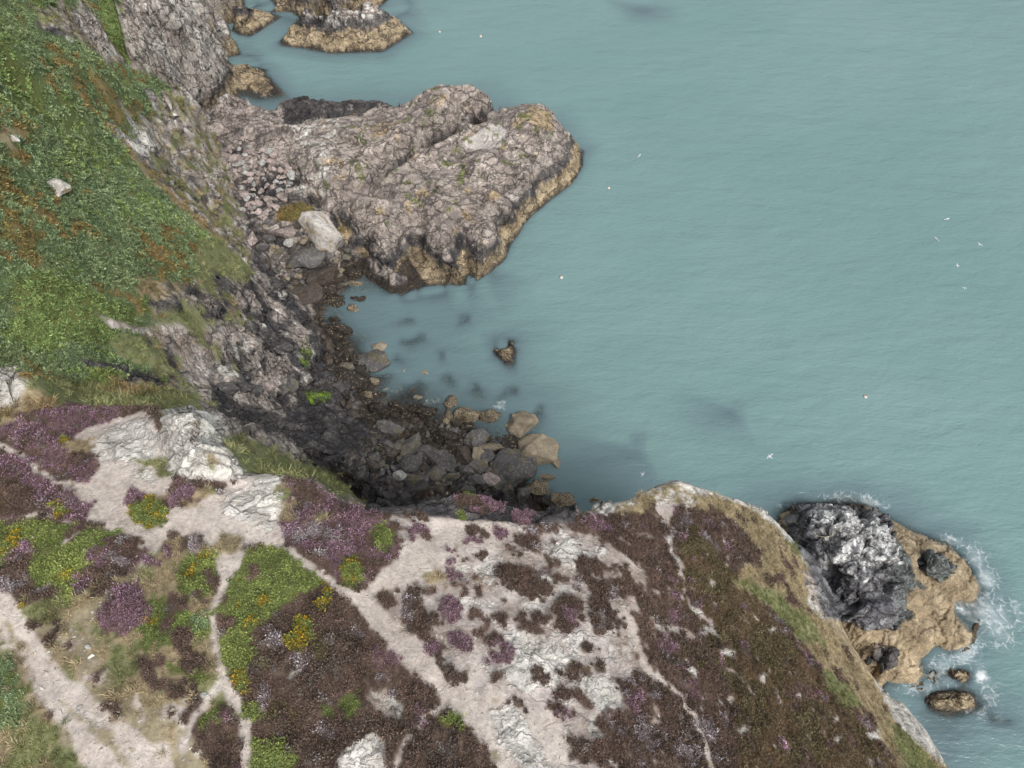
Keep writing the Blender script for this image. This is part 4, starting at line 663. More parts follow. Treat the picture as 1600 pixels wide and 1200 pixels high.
FC = {'brown': (((116, 98, 88), (90, 79, 72)), ((138, 114, 106), (128, 112, 98))), 'purple': (((113, 92, 88), (124, 101, 101)), ((163, 131, 151), (188, 157, 178))), 'grey': (((124, 110, 108), (138, 125, 123)), ((175, 169, 173), (197, 191, 195))), 'moss': (((112, 97, 80), (102, 96, 72)), ((132, 112, 94), (132, 122, 92))),
      'gorse': (((109, 121, 74), (131, 143, 84)), ((133, 149, 86), (168, 176, 102))), 'yellow': (((108, 116, 60), (122, 124, 62)), ((214, 168, 56), (204, 182, 70))),
      'brack': (((116, 134, 98), (128, 144, 104)), ((142, 164, 126), (160, 172, 124))), 'orange': (((138, 118, 78), (124, 120, 76)), ((176, 144, 94), (154, 144, 92))),
      'dry': (((164, 148, 120), (182, 168, 140)), ((196, 180, 148), (160, 150, 114))), 'grass': (((122, 128, 84), (140, 142, 100)), ((136, 144, 94), (162, 158, 116)))}

# single bushes standing on the bare ground: (x, y, half width, half height, turn, kind, label)
BUSH = [
 (673, 773, 24, 8, 0, 'brown', "flat brown heather patch at the cliff rim, just left of the sandy notch"),
 (750, 783, 40, 17, 6, 'mix', "wide brown and purple heather bush on the rim above the boulder beach"),
 (732, 775, 9, 7, 0, 'gorse', "small bright green cushion inside the wide rim heather"),
 (720, 803, 7, 5, 0, 'gorse', "tiny green plant at the lower left end of the wide rim heather"),
 (818, 806, 19, 17, 40, 'purple', "bright purple heather bush on the rim at the right end of the sandy shelf"),
 (652, 832, 15, 15, 0, 'mix', "round purple and green heather bush alone on sand below the rim"),
 (660, 807, 14, 5, 20, 'brown', "low narrow heather strip just above the round bush near the rim"),
 (743, 830, 16, 7, 10, 'brown', "upper brown heather of the touching pair on sand below the rim"),
 (739, 845, 16, 7, 0, 'purple', "lower purple heather of the touching pair on sand below the rim"),
 (784, 834, 9, 8, 0, 'purple', "small purple heather dot on white sand right of the touching pair"),
 (815, 845, 9, 12, -20, 'brown', "small dark heather bush right of the purple dot"),
 (706, 873, 13, 12, 0, 'purple', "round pale purple heather bush in the middle of the sandy slope"),
 (709, 898, 10, 7, 0, 'purple', "small purple heather cushion just below the round pale purple bush"),
 (755, 872, 11, 7, 0, 'brown', "small brown heather bush on white grit, upper middle of the slope"),
 (614, 934, 26, 14, 12, 'brown', "triangular brown heather patch beside the fork of the wide path"),
 (749, 926, 9, 7, 0, 'brown', "tiny dark heather bush on grit left of the big heather island"),
 (704, 954, 17, 21, 0, 'purple', "tall oval purple heather bush on sand with dry grass at its top"),
 (719, 1001, 19, 14, 15, 'purple', "oval dark purple heather bush, right one of the pair beside the wide path"),
 (677, 1013, 14, 10, 0, 'purple', "small oval dark purple heather bush, left one of the pair beside the wide path"),
 (708, 1056, 30, 11, 40, 'brown', "long slanting heather bush at the edge of the wide path"),
 (775, 1003, 16, 12, 0, 'mix', "dark heather bush on white grit above the pale bare rock"),
 (792, 1018, 6, 14, 10, 'purple', "narrow upright heather strip left of the pale bare rock"),
 (775, 1036, 12, 8, -20, 'purple', "small purple heather tuft under the narrow strip"),
 (772, 1063, 9, 4, 0, 'brown', "flat little heather fleck on sand left of the pale rock's foot"),
 (840, 1056, 15, 12, 0, 'brown', "hooked brown heather bush growing on the pale bare rock"),
 (822, 912, 46, 20, 20, 'brown', "largest heather island on the white grit"),
 (888, 953, 22, 24, 30, 'mix', "big dark heather island with purple top, right of the largest island"),
 (853, 971, 18, 8, 10, 'brown', "low heather patch under the big dark island"),
 (886, 978, 18, 10, 0, 'brown', "brown heather patch right under the big purple topped island"),
 (935, 942, 16, 12, 0, 'brown', "ring shaped heather bush between two arms of white grit"),
 (961, 974, 17, 20, -15, 'brown', "tall heather bush between the white grit and the narrow slope path"),
 (921, 886, 22, 13, 10, 'brown', "brown heather patch on the rocky grit near the heath edge"),
 (872, 903, 13, 7, 0, 'brown', "small heather patch on the rock grit right above the big islands"),
 (880, 1082, 18, 9, 0, 'brown', "flat heather patch on grit under the pale rock, right side"),
 (877, 1117, 28, 11, 45, 'mix', "slanting heather strip on the lower white slope, right of two thin arcs"),
 (808, 1100, 24, 7, 25, 'brown', "thin arc of heather on the lower white slope"),
 (218, 778, 17, 9, -20, 'purple', "purple heather bush on the upper edge of the round green mound"),
 (232, 803, 30, 21, 0, 'gorseY', "round green gorse mound with yellow flowers, ringed by the sandy paths"),
 (285, 776, 24, 14, -25, 'purple', "purple heather bush at the foot of the white tor"),
 (122, 716, 12, 9, 0, 'brown', "small brown heather bush among dry grass in the purple heath"),
 (104, 690, 8, 6, 0, 'yellow', "bright yellow flowering gorse beside purple heather, upper left"),
 (41, 946, 5, 5, 0, 'yellow', "tiny bright yellow flowering plant at the edge of the wide track"),
 (548, 895, 17, 20, 0, 'gorseY', "yellow and green gorse bush at the fork of the narrow path"),
 (602, 845, 13, 19, 0, 'gorse', "green bush at the right edge of the purple heather mound"),
 (468, 990, 22, 30, 15, 'yellow', "largest patch of orange yellow gorse flowers in the dark heath"),
 (510, 940, 8, 22, 10, 'yellow', "upright yellow gorse streak beside the narrow path"),
 (415, 940, 12, 9, 0, 'yellow', "small orange yellow gorse patch in the green thicket"),
 (393, 970, 10, 10, 0, 'yellow', "small yellow gorse bush at the lower side of the green thicket"),
 (378, 1062, 13, 17, 0, 'yellow', "yellow gorse bush right of the narrow path's lower fork"),
 (703, 1130, 14, 20, 0, 'gorse', "green gorse cushion in dark heather near the bottom path"),
 (395, 1110, 14, 12, 0, 'gorse', "round green bush right of the path junction, lower left"),
 (206, 952, 28, 30, 0, 'purple', "big pale purple heather bush beside the grassy trodden strip"),
 (288, 1003, 15, 17, 0, 'brown', "round dark heather bush in grass left of the narrow path"),
 (303, 1036, 20, 12, 0, 'brown', "dark heather bush left of the narrow path, below the round one"),
 (262, 1078, 20, 10, 10, 'brown', "dark heather bush at the corner where grass meets the grit path"),
 (84, 791, 9, 6, 0, 'yellow', "yellow gorse patch on the small heather mound between two paths"),
 (96, 804, 7, 7, 0, 'yellow', "yellow gorse patch lower on the small heather mound between two paths"),
 (20, 848, 12, 24, 30, 'yellow', "yellow flowering gorse patch at the left picture edge"),
 (162, 590, 22, 10, 10, 'fern', "bright green bush on the grass above the dark rock outcrop"),
]
def bush(cx, cy, rx, ry, a, kind, label):
    q = wpoly(ell(cx, cy, rx, ry, a, 14)); c = np.median(q, 0); ext = np.ptp(q, 0); ok = np.hypot(*(q-c).T) < 4*np.median(np.hypot(*(q-c).T)); q = q[ok]; c = q.mean(0); rad = np.hypot(*(q-c).T).mean()
    BUSH_AT.append((c[0], c[1], rad*.72)); sp_ = .17 if kind != 'fern' else .3
    xs = np.arange(q[:, 0].min(), q[:, 0].max()+sp_, sp_); ys = np.arange(q[:, 1].min(), q[:, 1].max()+sp_, sp_); X, Y = np.meshgrid(xs, ys); X = X.ravel()+rng.uniform(-.5, .5, X.size)*sp_; Y = Y.ravel()+rng.uniform(-.5, .5, Y.size)*sp_
    P = np.stack([X, Y, 0*X], -1); wob = vn(P, .6, 301)*.26+vn(P, .25, 302)*.12; m = inpoly(X+wob, Y-wob, q) & (fbm(P, .7, 2, 303) > (-.5 if kind in ('yellow', 'gorseY') else -.75)); X, Y = X[m], Y[m]
    if len(X) < 3: X = np.array([c[0]]*3)+rng.uniform(-.1, .1, 3); Y = np.array([c[1]]*3)+rng.uniform(-.1, .1, 3)
    d_ = np.hypot(X-c[0], Y-c[1])/max(rad, .1); Z = zat(X, Y); z0 = float(Z.min()); dome = np.clip(1-d_*d_*.8, 0, 1)*min(.30, rad*.28)*(.5+rng.uniform(0, 1, len(X)))
    VV = []; TT = []; LV = []; TC = []; FCc = []; off = 0; tk = {'gorse': 'gorse', 'gorseY': 'gorse', 'yellow': 'gorse', 'fern': 'fern'}.get(kind, 'heather')
    for k in range(len(X)):
        v, t, l = TUF[tk][rng.integers(0, 4)]; s_ = rng.uniform(.10, .27)*(1.5 if tk == 'fern' else 1); an = rng.uniform(0, 6.28); ca, sa = math.cos(an), math.sin(an)
        w_ = np.stack([(v[:, 0]*ca-v[:, 1]*sa)*s_+X[k]-c[0], (v[:, 0]*sa+v[:, 1]*ca)*s_+Y[k]-c[1], v[:, 2]*s_*.95+Z[k]+dome[k]-z0], -1)
        kk = {'mix': 'purple' if vn(np.array([[X[k], Y[k], 0.]]), .8, 311)[0] > 0 else 'brown', 'gorseY': 'yellow' if rng.uniform() < .28 else 'gorse', 'yellow': 'yellow' if rng.uniform() < .7 else 'gorse', 'fern': 'gorse'}.get(kind, kind)
        u = rng.uniform(); A, B = FC[kk]; br_ = rng.uniform(.85, 1.2); tcx = (np.array(srgb(*A[0]))*(1-u)+np.array(srgb(*A[1]))*u)*br_; u = rng.uniform(); fcx = (np.array(srgb(*B[0]))*(1-u)+np.array(srgb(*B[1]))*u)*br_
        VV.append(w_); TT.append(t+off); LV.append(l); off += len(v); TC.append(np.repeat(tcx[None], len(v), 0)); FCc.append(np.repeat(fcx[None], len(v), 0))
    nm = {'gorse': 'gorse_bush', 'gorseY': 'gorse_bush', 'yellow': 'gorse_bush', 'fern': 'bramble_bush'}.get(kind, 'heather_bush')
    V = np.concatenate(VV); me = bpy.data.meshes.new(nm); T = np.concatenate(TT); o = fastmesh(nm, V, T, 3, M_PB, smooth=False); me = o.data
    for an_, ar in (("tcol", TC), ("fcol", FCc)):
        a_ = me.attributes.new(an_, 'FLOAT_COLOR', 'POINT'); ar = np.concatenate(ar); a_.data.foreach_set("color", np.concatenate([ar, np.ones((len(ar), 1))], 1).astype(np.float32).ravel())
    a_ = me.attributes.new("lv", 'FLOAT', 'FACE'); a_.data.foreach_set("value", np.concatenate(LV)); o.location = (c[0], c[1], z0)
    tag(o, label, {'gorse_bush': 'gorse', 'bramble_bush': 'bush'}.get(nm, 'heather'), {'gorse_bush': 'gorse bushes on the headland', 'heather_bush': 'heather bushes on the bare slope'}.get(nm))
for b_ in BUSH: bush(*b_)
print("bushes", round(time.time()-T0, 1))
cover("heather_cover", 'heather', .25, ['brown', 'purple', 'grey', 'moss'], FC, (.14, .32), .95, "brown, grey and purple heather covering the clifftop between the sandy paths", "heather", region=im)
cover("gorse_cover", 'gorse', .25, ['gorse', 'yellow', 'brack'], FC, (.16, .28), .8, "green gorse thickets with yellow flowers among the clifftop paths", "gorse", region=im)
cover("grass_cover", 'grass', .3, ['dry', 'grass'], FC, (.12, .3), .8, "straw coloured and green grass on the clifftop and cliff edges", "grass", region=im)
cover("verge_grass_cover", 'grass', .42, ['trod', 'soil'], dict(FC, trod=FC['dry'], soil=FC['dry']), (.08, .2), .6, "thin dry grass on the trodden verges beside the wide track", "grass", keep=.55, region=im & (pxq < 420))
cover("hill_grass_cover", 'grass', .5, ['dry', 'grass', 'mixc'], dict(FC, mixc=(((150, 132, 100), (122, 120, 78)), ((178, 160, 120), (134, 138, 92))), dry=(((156, 132, 98), (124, 106, 80)), ((186, 160, 120), (140, 134, 84)))), (.32, .62), .6, "rough grass on the ledges and slopes of the cliffs across the gully", "grass", keep=.8, region=~im)
cover("bracken_cover", 'fern', .28, ['brack', 'orange', 'gorse'], dict(FC, gorse=(((114, 136, 84), (126, 146, 90)), ((148, 168, 106), (166, 178, 114)))), (.22, .42), .8, "green and rusty bracken covering the hillside across the gully", "bracken", region=~im)
print("cover", round(time.time()-T0, 1))

# ------------------------------------------------------------------ boulders
import bmesh
def stone_mesh(seed, npts=14, flat=.7, elong=1.25, rough=.05):
    g = np.random.default_rng(seed); bm = bmesh.new()
    for k in range(npts):
        v = g.normal(0, 1, 3); v /= np.linalg.norm(v); v *= g.uniform(.82, 1.05); bm.verts.new((v[0]*elong, v[1], v[2]*flat))
    r = bmesh.ops.convex_hull(bm, input=bm.verts); bmesh.ops.delete(bm, geom=[e for e in r['geom_interior'] if isinstance(e, bmesh.types.BMVert)], context='VERTS')
    bmesh.ops.dissolve_limit(bm, angle_limit=.12, verts=bm.verts, edges=bm.edges)
    bmesh.ops.bevel(bm, geom=bm.edges[:], offset=.09, segments=2, affect='EDGES', profile=.6, clamp_overlap=True); bmesh.ops.triangulate(bm, faces=bm.faces)
    bmesh.ops.subdivide_edges(bm, edges=[e for e in bm.edges if e.calc_length() > .22], cuts=3, use_grid_fill=True); bmesh.ops.triangulate(bm, faces=bm.faces)
    P = np.array([v.co for v in bm.verts]); P = P/np.array([elong*1.0, 1, 1]); dn = fbm(P, .55, 3, seed+400)*rough*1.6+vn(P, .14, seed+410)*rough*.35; N = P/np.linalg.norm(P, axis=1)[:, None]; P = P+N*dn[:, None]; P[:, 0] *= elong
    for v, p in zip(bm.verts, P): v.co = p
    me = bpy.data.meshes.new("boulder"); bm.to_mesh(me); bm.free()
    for p in me.polygons: p.use_smooth = True
    return me
def stone_mat(name, base, spot, amt, sc=3.0, tint=None):
    m, n, b = mat(name); L = n.links.new; tc = n.nodes.new("ShaderNodeTexCoord"); oi = n.nodes.new("ShaderNodeObjectInfo"); ge = nd(n, "ShaderNodeNewGeometry")
    def noise(s, d=4, r=.65): o = nd(n, "ShaderNodeTexNoise", Scale=s, Detail=d, Roughness=r); L(ge.outputs["Position"], o.inputs["Vector"]); return o.outputs[0]
    a = noise(.9); c = noise(sc); e = noise(14, 3)
    col = mixc(n, ramp(n, a, .3, .7), tuple(x*.72 for x in srgb(*base)), tuple(x*1.25 for x in srgb(*base)))
    if tint: col = mixc(n, mth(n, 'MULTIPLY', ramp(n, noise(.6, 2), .52, .62), .7), col, srgb(*tint))
    col = mixc(n, ramp(n, c, .62-amt*.35, .68-amt*.3), col, srgb(*spot)); k = mth(n, 'MULTIPLY', ramp(n, e, .25, .75, .75, 1.25), mth(n, 'ADD', mth(n, 'MULTIPLY', oi.outputs["Random"], .45), .78))
    vm = n.nodes.new("ShaderNodeVectorMath"); vm.operation = 'SCALE'; L(col, vm.inputs[0]); L(k, vm.inputs["Scale"]); L(vm.outputs[0], b.inputs["Base Color"]); b.inputs["Roughness"].default_value = .72
    bp = nd(n, "ShaderNodeBump", Strength=.7, Distance=.25); L(mth(n, 'ADD', mth(n, 'MULTIPLY', c, .5), mth(n, 'MULTIPLY', e, .25)), bp.inputs["Height"]); L(bp.outputs[0], b.inputs["Normal"]); return m
SM = {'grey': stone_mat("grey_stone", (88, 86, 86), (122, 119, 113), .25, 3, (108, 100, 74)), 'brown': stone_mat("brown_stone", (86, 76, 66), (64, 58, 54), .4, 3), 'weed': stone_mat("weedy_stone", (50, 44, 39), (150, 134, 108), .12, 3.5), 'mussel': stone_mat("mussel_stone", (66, 60, 55), (146, 132, 108), .5, 6),
      'tan': stone_mat("barnacle_stone", (146, 135, 115), (110, 100, 86), .2, 5), 'white': stone_mat("white_stone", (190, 183, 176), (214, 210, 204), .45, 1.6, (190, 164, 120)), 'pink': stone_mat("pinkish_stone", (150, 136, 130), (182, 168, 162), .4, 2.5), 'light': stone_mat("light_stone", (160, 160, 156), (186, 184, 180), .4, 3)}
PROTO = {}
def stone_me(kind, i, style=0):
    k = (kind, i)
    if k not in PROTO:
        me = stone_mesh(500+i, [12, 15, 18, 22][i % 4], [.62, .75, .85][i % 3], [1.1, 1.25, 1.35, 1.15][i % 4], .075 if kind not in ('weed', 'mussel') else .15); me.materials.append(SM[kind]); PROTO[k] = me
    return PROTO[k]
PLACED = []
def stone(px, py, wpx, kind, label, group=None, name="boulder", asp=.8, turn=None, sink=.3, i=None, zlift=0, high=.72):
    p = hit([px], [py])[0]; 
    z = float(zat(np.array([p[0]]), np.array([p[1]]))[0]); dep = p[1]*cp+(H_CAM-max(z, 0))*sp; r = wpx*dep/F/2*(1.2 if name == 'boulder' else 1)
    me = stone_me(kind, int(rng.integers(0, 10)) if i is None else i); o = bpy.data.objects.new(name, me); COL.objects.link(o); e = max(v.co.x for v in me.vertices)
    hz = r*high; base = max(z, -.35) if z < 0 else z
    o.location = (p[0], p[1], base+hz*(1-2*sink)*.6+zlift); o.scale = (r/e, r*asp/.95, hz/.8); o.rotation_euler = (rng.uniform(-.12, .12), rng.uniform(-.12, .12), rng.uniform(0, 6.28) if turn is None else math.radians(turn))
    PLACED.append((px, py, wpx/2)); tag(o, label, "boulder" if name == "boulder" else "rock", group); return o
GB = 'boulders on the cove beach'
ST = [ # px, py, width, kind, aspect, turn, label
 (508, 371, 66, 'white', .85, -35, "biggest pale angular boulder, between the beach stones and the large islet"),
 (443, 363, 52, 'pink', .5, -10, "long pale grey boulder left of the biggest pale boulder"),
 (452, 381, 18, 'light', .7, 20, "small light wedge stone under the long pale grey boulder"),
 (482, 404, 46, 'grey', .8, 30, "grey and brown boulder just below the biggest pale boulder"),
 (508, 430, 42, 'brown', .8, 40, "brown boulder at the water's edge below the grey and brown one"),
 (485, 460, 36, 'brown', .9, 60, "pyramid shaped brown boulder at the head of the inlet"),
 (462, 455, 30, 'brown', .6, 20, "flat brown boulder left of the pyramid shaped one"),
 (524, 406, 13, 'tan', .8, 0, "small orange tan stone beneath the biggest pale boulder"),
 (533, 423, 11, 'tan', .8, 0, "tiny tan stone at the tip of the inlet"), (552, 430, 30, 'weed', .7, 0, "weed covered boulder in the mouth of the inlet"),
 (560, 465, 22, 'weed', .8, -30, "dark stone with a tan side standing in the shallow inlet"), (551, 482, 20, 'mussel', .8, -60, "small mussel covered rock in the shallow water below the tan sided stone"),
 (556, 443, 22, 'mussel', .6, 0, "low mussel covered rock between inlet mouth and dark stone"), (410, 392, 26, 'grey', .5, 30, "light grey slanting stone at the foot of the cliff"), (395, 377, 22, 'pink', .9, 90, "pale rough boulder against the cliff foot, upper beach"),
 (420, 372, 20, 'grey', .7, 0, "grey stone beside the pale rough boulder"), (526, 470, 28, 'weed', .7, 0, "weed covered slab beside the narrow inlet"), (516, 452, 22, 'weed', .7, 0, "dark weed covered stone at the pyramid boulder's right"),
 (452, 448, 15, 'grey', .9, 0, "blue grey round stone among brown beach stones"), (427, 447, 16, 'grey', .5, -30, "small light grey slab near the cliff base"),
 (530, 520, 34, 'weed', .7, -20, "weed covered boulder with a tan tip on the cove's left shore"), (522, 500, 20, 'weed', .5, 0, "low dark weedy rock in the shallows near the left shore"), (588, 566, 42, 'grey', .95, 0, "large round grey boulder with a tan skirt in the cove shallows"),
 (592, 541, 18, 'tan', 1.2, 60, "tan barnacle rock touching the large round grey boulder"), (542, 574, 22, 'grey', .6, 0, "grey stone with a pale top among dark weed"), (547, 597, 52, 'weed', .65, -5, "widest dark weedy boulder on the left shore of the cove"),
 (585, 596, 14, 'mussel', .7, -20, "little brown barnacled stone in water below the round grey boulder"), (576, 617, 13, 'mussel', 1, 0, "tiny round mussel stone in the corner pool"), (654, 620, 11, 'tan', 1, 0, "small tan stone poking from the shallows above the beach"),
 (590, 641, 32, 'weed', .7, 0, "weedy boulder at the left end of the beach waterline"), (618, 636, 26, 'weed', .7, 0, "weedy boulder at the waterline, second from the left end"), (664, 645, 36, 'weed', .8, 0, "dome shaped dark weedy boulder at the waterline"), (703, 628, 24, 'mussel', .8, 90, "upright mussel and barnacle rock standing at the waterline"), (700, 650, 22, 'mussel', .8, 90, "mussel rock directly below the upright one at the waterline"),
 (735, 650, 36, 'mussel', .8, 0, "left one of two touching barnacled rocks in the shallows"), (763, 650, 36, 'mussel', .8, 10, "right one of two touching barnacled rocks in the shallows"), (690, 686, 40, 'weed', .7, 0, "black weed covered boulder in the middle of the beach"), (710, 700, 30, 'weed', .8, 0, "black weedy stone right of the middle black boulder"),
 (744, 690, 40, 'grey', .8, 10, "dark grey boulder with tan side at the beach pool"), (610, 672, 40, 'grey', .5, -10, "long greenish grey boulder at the left of the beach"), (587, 668, 9, 'tan', 1.4, 90, "small pale upright stone left of the long greenish boulder"), (605, 696, 20, 'grey', .8, 0, "mid grey stone below the long greenish boulder"), (583, 714, 20, 'grey', .9, 0, "rounded dark stone at the far left of the beach"),
 (611, 708, 18, 'brown', .8, 0, "brown stone left of the tall green streaked boulder"), (645, 698, 36, 'grey', 1.1, 60, "tall green streaked boulder in the beach's left half"), (642, 728, 32, 'grey', .9, 50, "dark triangular boulder below the green streaked one"), (622, 743, 24, 'light', 1, 0, "light grey angular boulder, palest of the lower beach"),
 (675, 711, 33, 'grey', .8, -20, "grey boulder at the centre of the beach"), (698, 727, 36, 'grey', .85, -40, "blue grey triangular boulder right of the beach's centre"), (722, 713, 34, 'brown', .85, -30, "brown striped boulder right of the blue grey one"), (681, 743, 24, 'grey', 1.2, 80, "olive grey pyramid boulder on the lower beach"), (648, 757, 46, 'grey', .6, -5, "widest dark flat boulder at the beach's lower edge"), (663, 733, 17, 'brown', .8, 0, "small brown stone between grey boulders"),
 (623, 718, 15, 'grey', 1.3, 70, "narrow olive stone left of the dark triangular boulder"), (709, 747, 19, 'grey', .6, 10, "small oval grey stone on the lower beach"), (728, 738, 26, 'grey', .6, -20, "grey slab stone on the lower beach's right half"), (750, 728, 24, 'grey', .9, 0, "blue grey boulder beside tan stones on the right"), (745, 711, 20, 'tan', 1, 90, "tan barnacled stone right of the brown striped boulder"), (762, 714, 22, 'grey', 1, 0, "dark stone right of the tan barnacled one"),
 (744, 755, 26, 'grey', .8, -40, "dark greenish wedge stone at the lower right of the beach"), (768, 752, 24, 'pink', 1.2, 90, "light brown upright boulder at the lower right of the beach"), (782, 757, 26, 'grey', .9, 60, "dark boulder with yellowish side at the lower right"), (780, 716, 13, 'grey', 1, 0, "small light stone left of the huge dark slab"), (770, 700, 30, 'tan', .4, 0, "low tan ledge stone above the small light stone"),
 (816, 664, 44, 'tan', .9, 0, "big round tan barnacle boulder, top of the point's rock pile"), (801, 694, 30, 'weed', 1.2, 80, "black weedy rock under the round tan boulder"), (838, 705, 62, 'tan', .95, -40, "large smooth tan slab boulder at the end of the beach"), (803, 732, 56, 'grey', 1.1, 70, "huge dark grey slab boulder beside the large tan slab"), (868, 725, 20, 'tan', 1.2, 90, "small tan rock on the seaward side of the tan slab"), (856, 746, 22, 'tan', .8, 0, "low tan rock awash below the tan slab"),
 (838, 762, 28, 'mussel', 1.3, 80, "mussel covered rock below the huge dark slab"), (814, 778, 30, 'grey', .9, 50, "dark boulder below the huge slab, at the headland's foot"), (878, 783, 36, 'mussel', 1, 30, "round mussel covered rock in water under the headland rim"), (852, 791, 36, 'weed', .7, 0, "dark weedy rock touching the round mussel rock"), (930, 781, 17, 'mussel', .5, 10, "small barnacled rock in water right of the rock pile"),
]
for px, py, wd, kd, asp, tn, lb in ST: stone(px, py, wd, kd, lb, GB if wd < 60 else None, asp=asp, turn=tn, i={66: 4, 62: 7}.get(wd))
for px, py, wd, lb in ((618, 510, 18, "awash tan rock furthest out in the cove shallows"), (572, 525, 10, "awash tan rock nearest the left shore"), (664, 582, 18, "awash tan rock in the middle of the cove shallows"), (631, 579, 11, "awash reddish tan rock beside the middle one"), (603, 607, 12, "awash tan rock nearest the corner pool")):
    o = stone(px, py, wd, 'tan', lb, 'rocks awash in the cove', name="awash_rock", high=.35); o.location.z = -.12
import re
NAMED = [(a[0], a[1], " ".join(re.split(r" (?:below|at|beside|on|in|under|between|left|right|to|of|with|among|standing|poking|touching|against|from) ", a[6])[0].split()[:6])) for a in ST] + [(372, 165, "pinkish grey rock knoll"), (345, 260, "green ledged cliff"), (470, 245, "largest islet")]
LAND = [(320, 1087, "fork of the narrow path"), (206, 952, "big round purple bush"), (41, 946, "tiny yellow flowering plant"), (30, 1080, "green corner patch"), (409, 790, "cracked white slab"), (576, 1108, "pale bare rock in dark heath"), (130, 1160, "bottom end of the track")]
PEND = []
KW = {'grey': 'grey', 'brown': 'brown', 'weed': 'dark weedy', 'tan': 'tan', 'pink': 'pinkish', 'light': 'pale grey', 'white': 'white'}
def near_label(o, x, y, kd, wd, marks, size):
    d_, nx_, ny_, nm = min((math.hypot(x-a, y-b), a, b, c) for a, b, c in marks)
    side = ("right of" if x > nx_ else "left of") if abs(x-nx_) > abs(y-ny_) else ("below" if y > ny_ else "above")
    PEND.append(("%s %s stone %s the %s" % (size, KW[kd], side, nm), d_, o))
ORD = ", second nearest|, third nearest|, fourth nearest|, fifth nearest|, sixth nearest|, seventh nearest|, eighth nearest|, ninth nearest|, tenth nearest|, eleventh nearest|, twelfth nearest|, farther off".split("|")
def finish_labels():
    n_ = {}
    for k, d_, o in sorted(PEND, key=lambda t: (t[0], t[1])):
        n_[k] = n_.get(k, 0)+1; o["label"] = k if n_[k] == 1 else k+ORD[min(n_[k]-2, len(ORD)-1)]
# more stones, too alike to tell apart, filling the beach
def fill(poly, n, w0, w1, kinds, label, group, sep=.8):
    xs = [p[0] for p in poly]; ys_ = [p[1] for p in poly]; c = 0; tr = 0
    while c < n and tr < n*60:
        tr += 1; x = random.uniform(min(xs), max(xs)); y = random.uniform(min(ys_), max(ys_)); wd = random.uniform(w0, w1)
        if not inpoly(np.array([x]), np.array([y]), poly)[0]: continue
        if any((x-a)**2+(y-b)**2 < ((r_+wd/2)*sep)**2 for a, b, r_ in PLACED): continue
        kd = random.choice(kinds); o = stone(x, y, wd, kd, label, group, asp=random.uniform(.65, 1)); near_label(o, x, y, kd, wd, NAMED, 'tiny' if wd < 10 else 'small'); c += 1
fill([(575, 660), (640, 655), (800, 690), (795, 770), (620, 775), (560, 715)], 110, 8, 17, ['grey', 'grey', 'brown', 'weed'], "small dark stone between the big boulders of the lower beach", "small stones of the lower beach", .75)
fill([(395, 350), (470, 345), (560, 400), (540, 450), (470, 470), (395, 400)], 75, 7, 15, ['grey', 'brown', 'brown', 'grey', 'tan'], "small brown or grey stone on the upper cove floor", "small stones of the upper cove", .75)
fill([(355, 230), (380, 215), (460, 260), (450, 320), (400, 350), (375, 300)], 80, 7, 15, ['pink', 'pink', 'light'], "pale pinkish rubble stone between the cliff and the islet", "pale rubble stones", .7)
fill([(490, 500), (520, 495), (575, 600), (640, 650), (600, 660), (545, 650), (515, 600)], 60, 9, 22, ['weed', 'weed', 'brown'], "weed covered stone on the cove's left shore", "weedy stones of the left shore", .7)
fill([(640, 650), (700, 660), (790, 690), (780, 700), (650, 680)], 26, 10, 20, ['weed', 'weed'], "black weedy stone along the beach waterline", "weedy stones of the waterline", .7)
# white boulder on the bracken slope, stones of the ledge
def rockthing(px, py, wd, kind, label, asp=.8, turn=0, high=.6, zl=0, i=6):
    o = stone(px, py, wd, kind, label, None, "rock", asp, turn, .3, i, zl, high); return o
rockthing(95, 303, 42, 'white', "white boulder alone in the green bracken of the hillside", .8, 10, .8, .5)
rockthing(25, 222, 24, 'white', "small white rock showing through the brown bracken at left", .5, -20, .6, .3)
for nb, (px, py, wd, asp, tn) in enumerate(((352, 612, 40, .6, 0), (377, 606, 28, .9, 0), (399, 612, 24, .8, 0), (419, 603, 20, .8, 20), (442, 608, 22, .8, 0), (424, 617, 12, .9, 0), (455, 604, 22, .9, 60))):
    stone(px, py, wd, 'grey' if wd != 20 else 'pink', "%s block from the left in the row of stone blocks at the gully's foot" % ['first', 'second', 'third', 'fifth', 'sixth', 'fourth lowest', 'last'][nb], "row of blocks at the gully's foot", asp=asp, turn=tn)
print("stones", round(time.time()-T0, 1))
# loose white stones on the tracks
TS = [(215, 870, 3), (75, 1020, 7), (68, 1048, 5), (72, 1052, 6), (125, 1105, 7), (122, 1112, 5), (94, 1112, 7), (110, 1127, 5), (135, 1010, 9), (141, 1026, 8), (137, 1012, 7), (112, 985, 6), (106, 990, 6), (117, 995, 5), (188, 1113, 6), (176, 1100, 5), (320, 1087, 12), (290, 1095, 7), (270, 1110, 8), (312, 1114, 6), (258, 1124, 4), (165, 1130, 5), (150, 1135, 5), (84, 1045, 5), (64, 1075, 5), (55, 1020, 5), (52, 928, 4), (30, 941, 4), (409, 772, 6), (576, 1108, 4), (298, 1168, 6), (205, 1170, 5), (140, 1131, 5)]
for k, (x, y, s_) in enumerate(TS):
    o = stone(x, y, s_*1.15, 'light' if k % 3 else 'white', {16: "largest loose white stone, at the fork of the narrow path"}.get(k, "small loose white stone lying on the sandy track"), None if k == 16 else "loose white stones on the track", name="stone", asp=.7)
    o["category"] = "stone"
    if k != 16: near_label(o, x, y, 'white', s_, LAND, 'tiny loose' if s_ < 6 else 'small loose')
finish_labels()
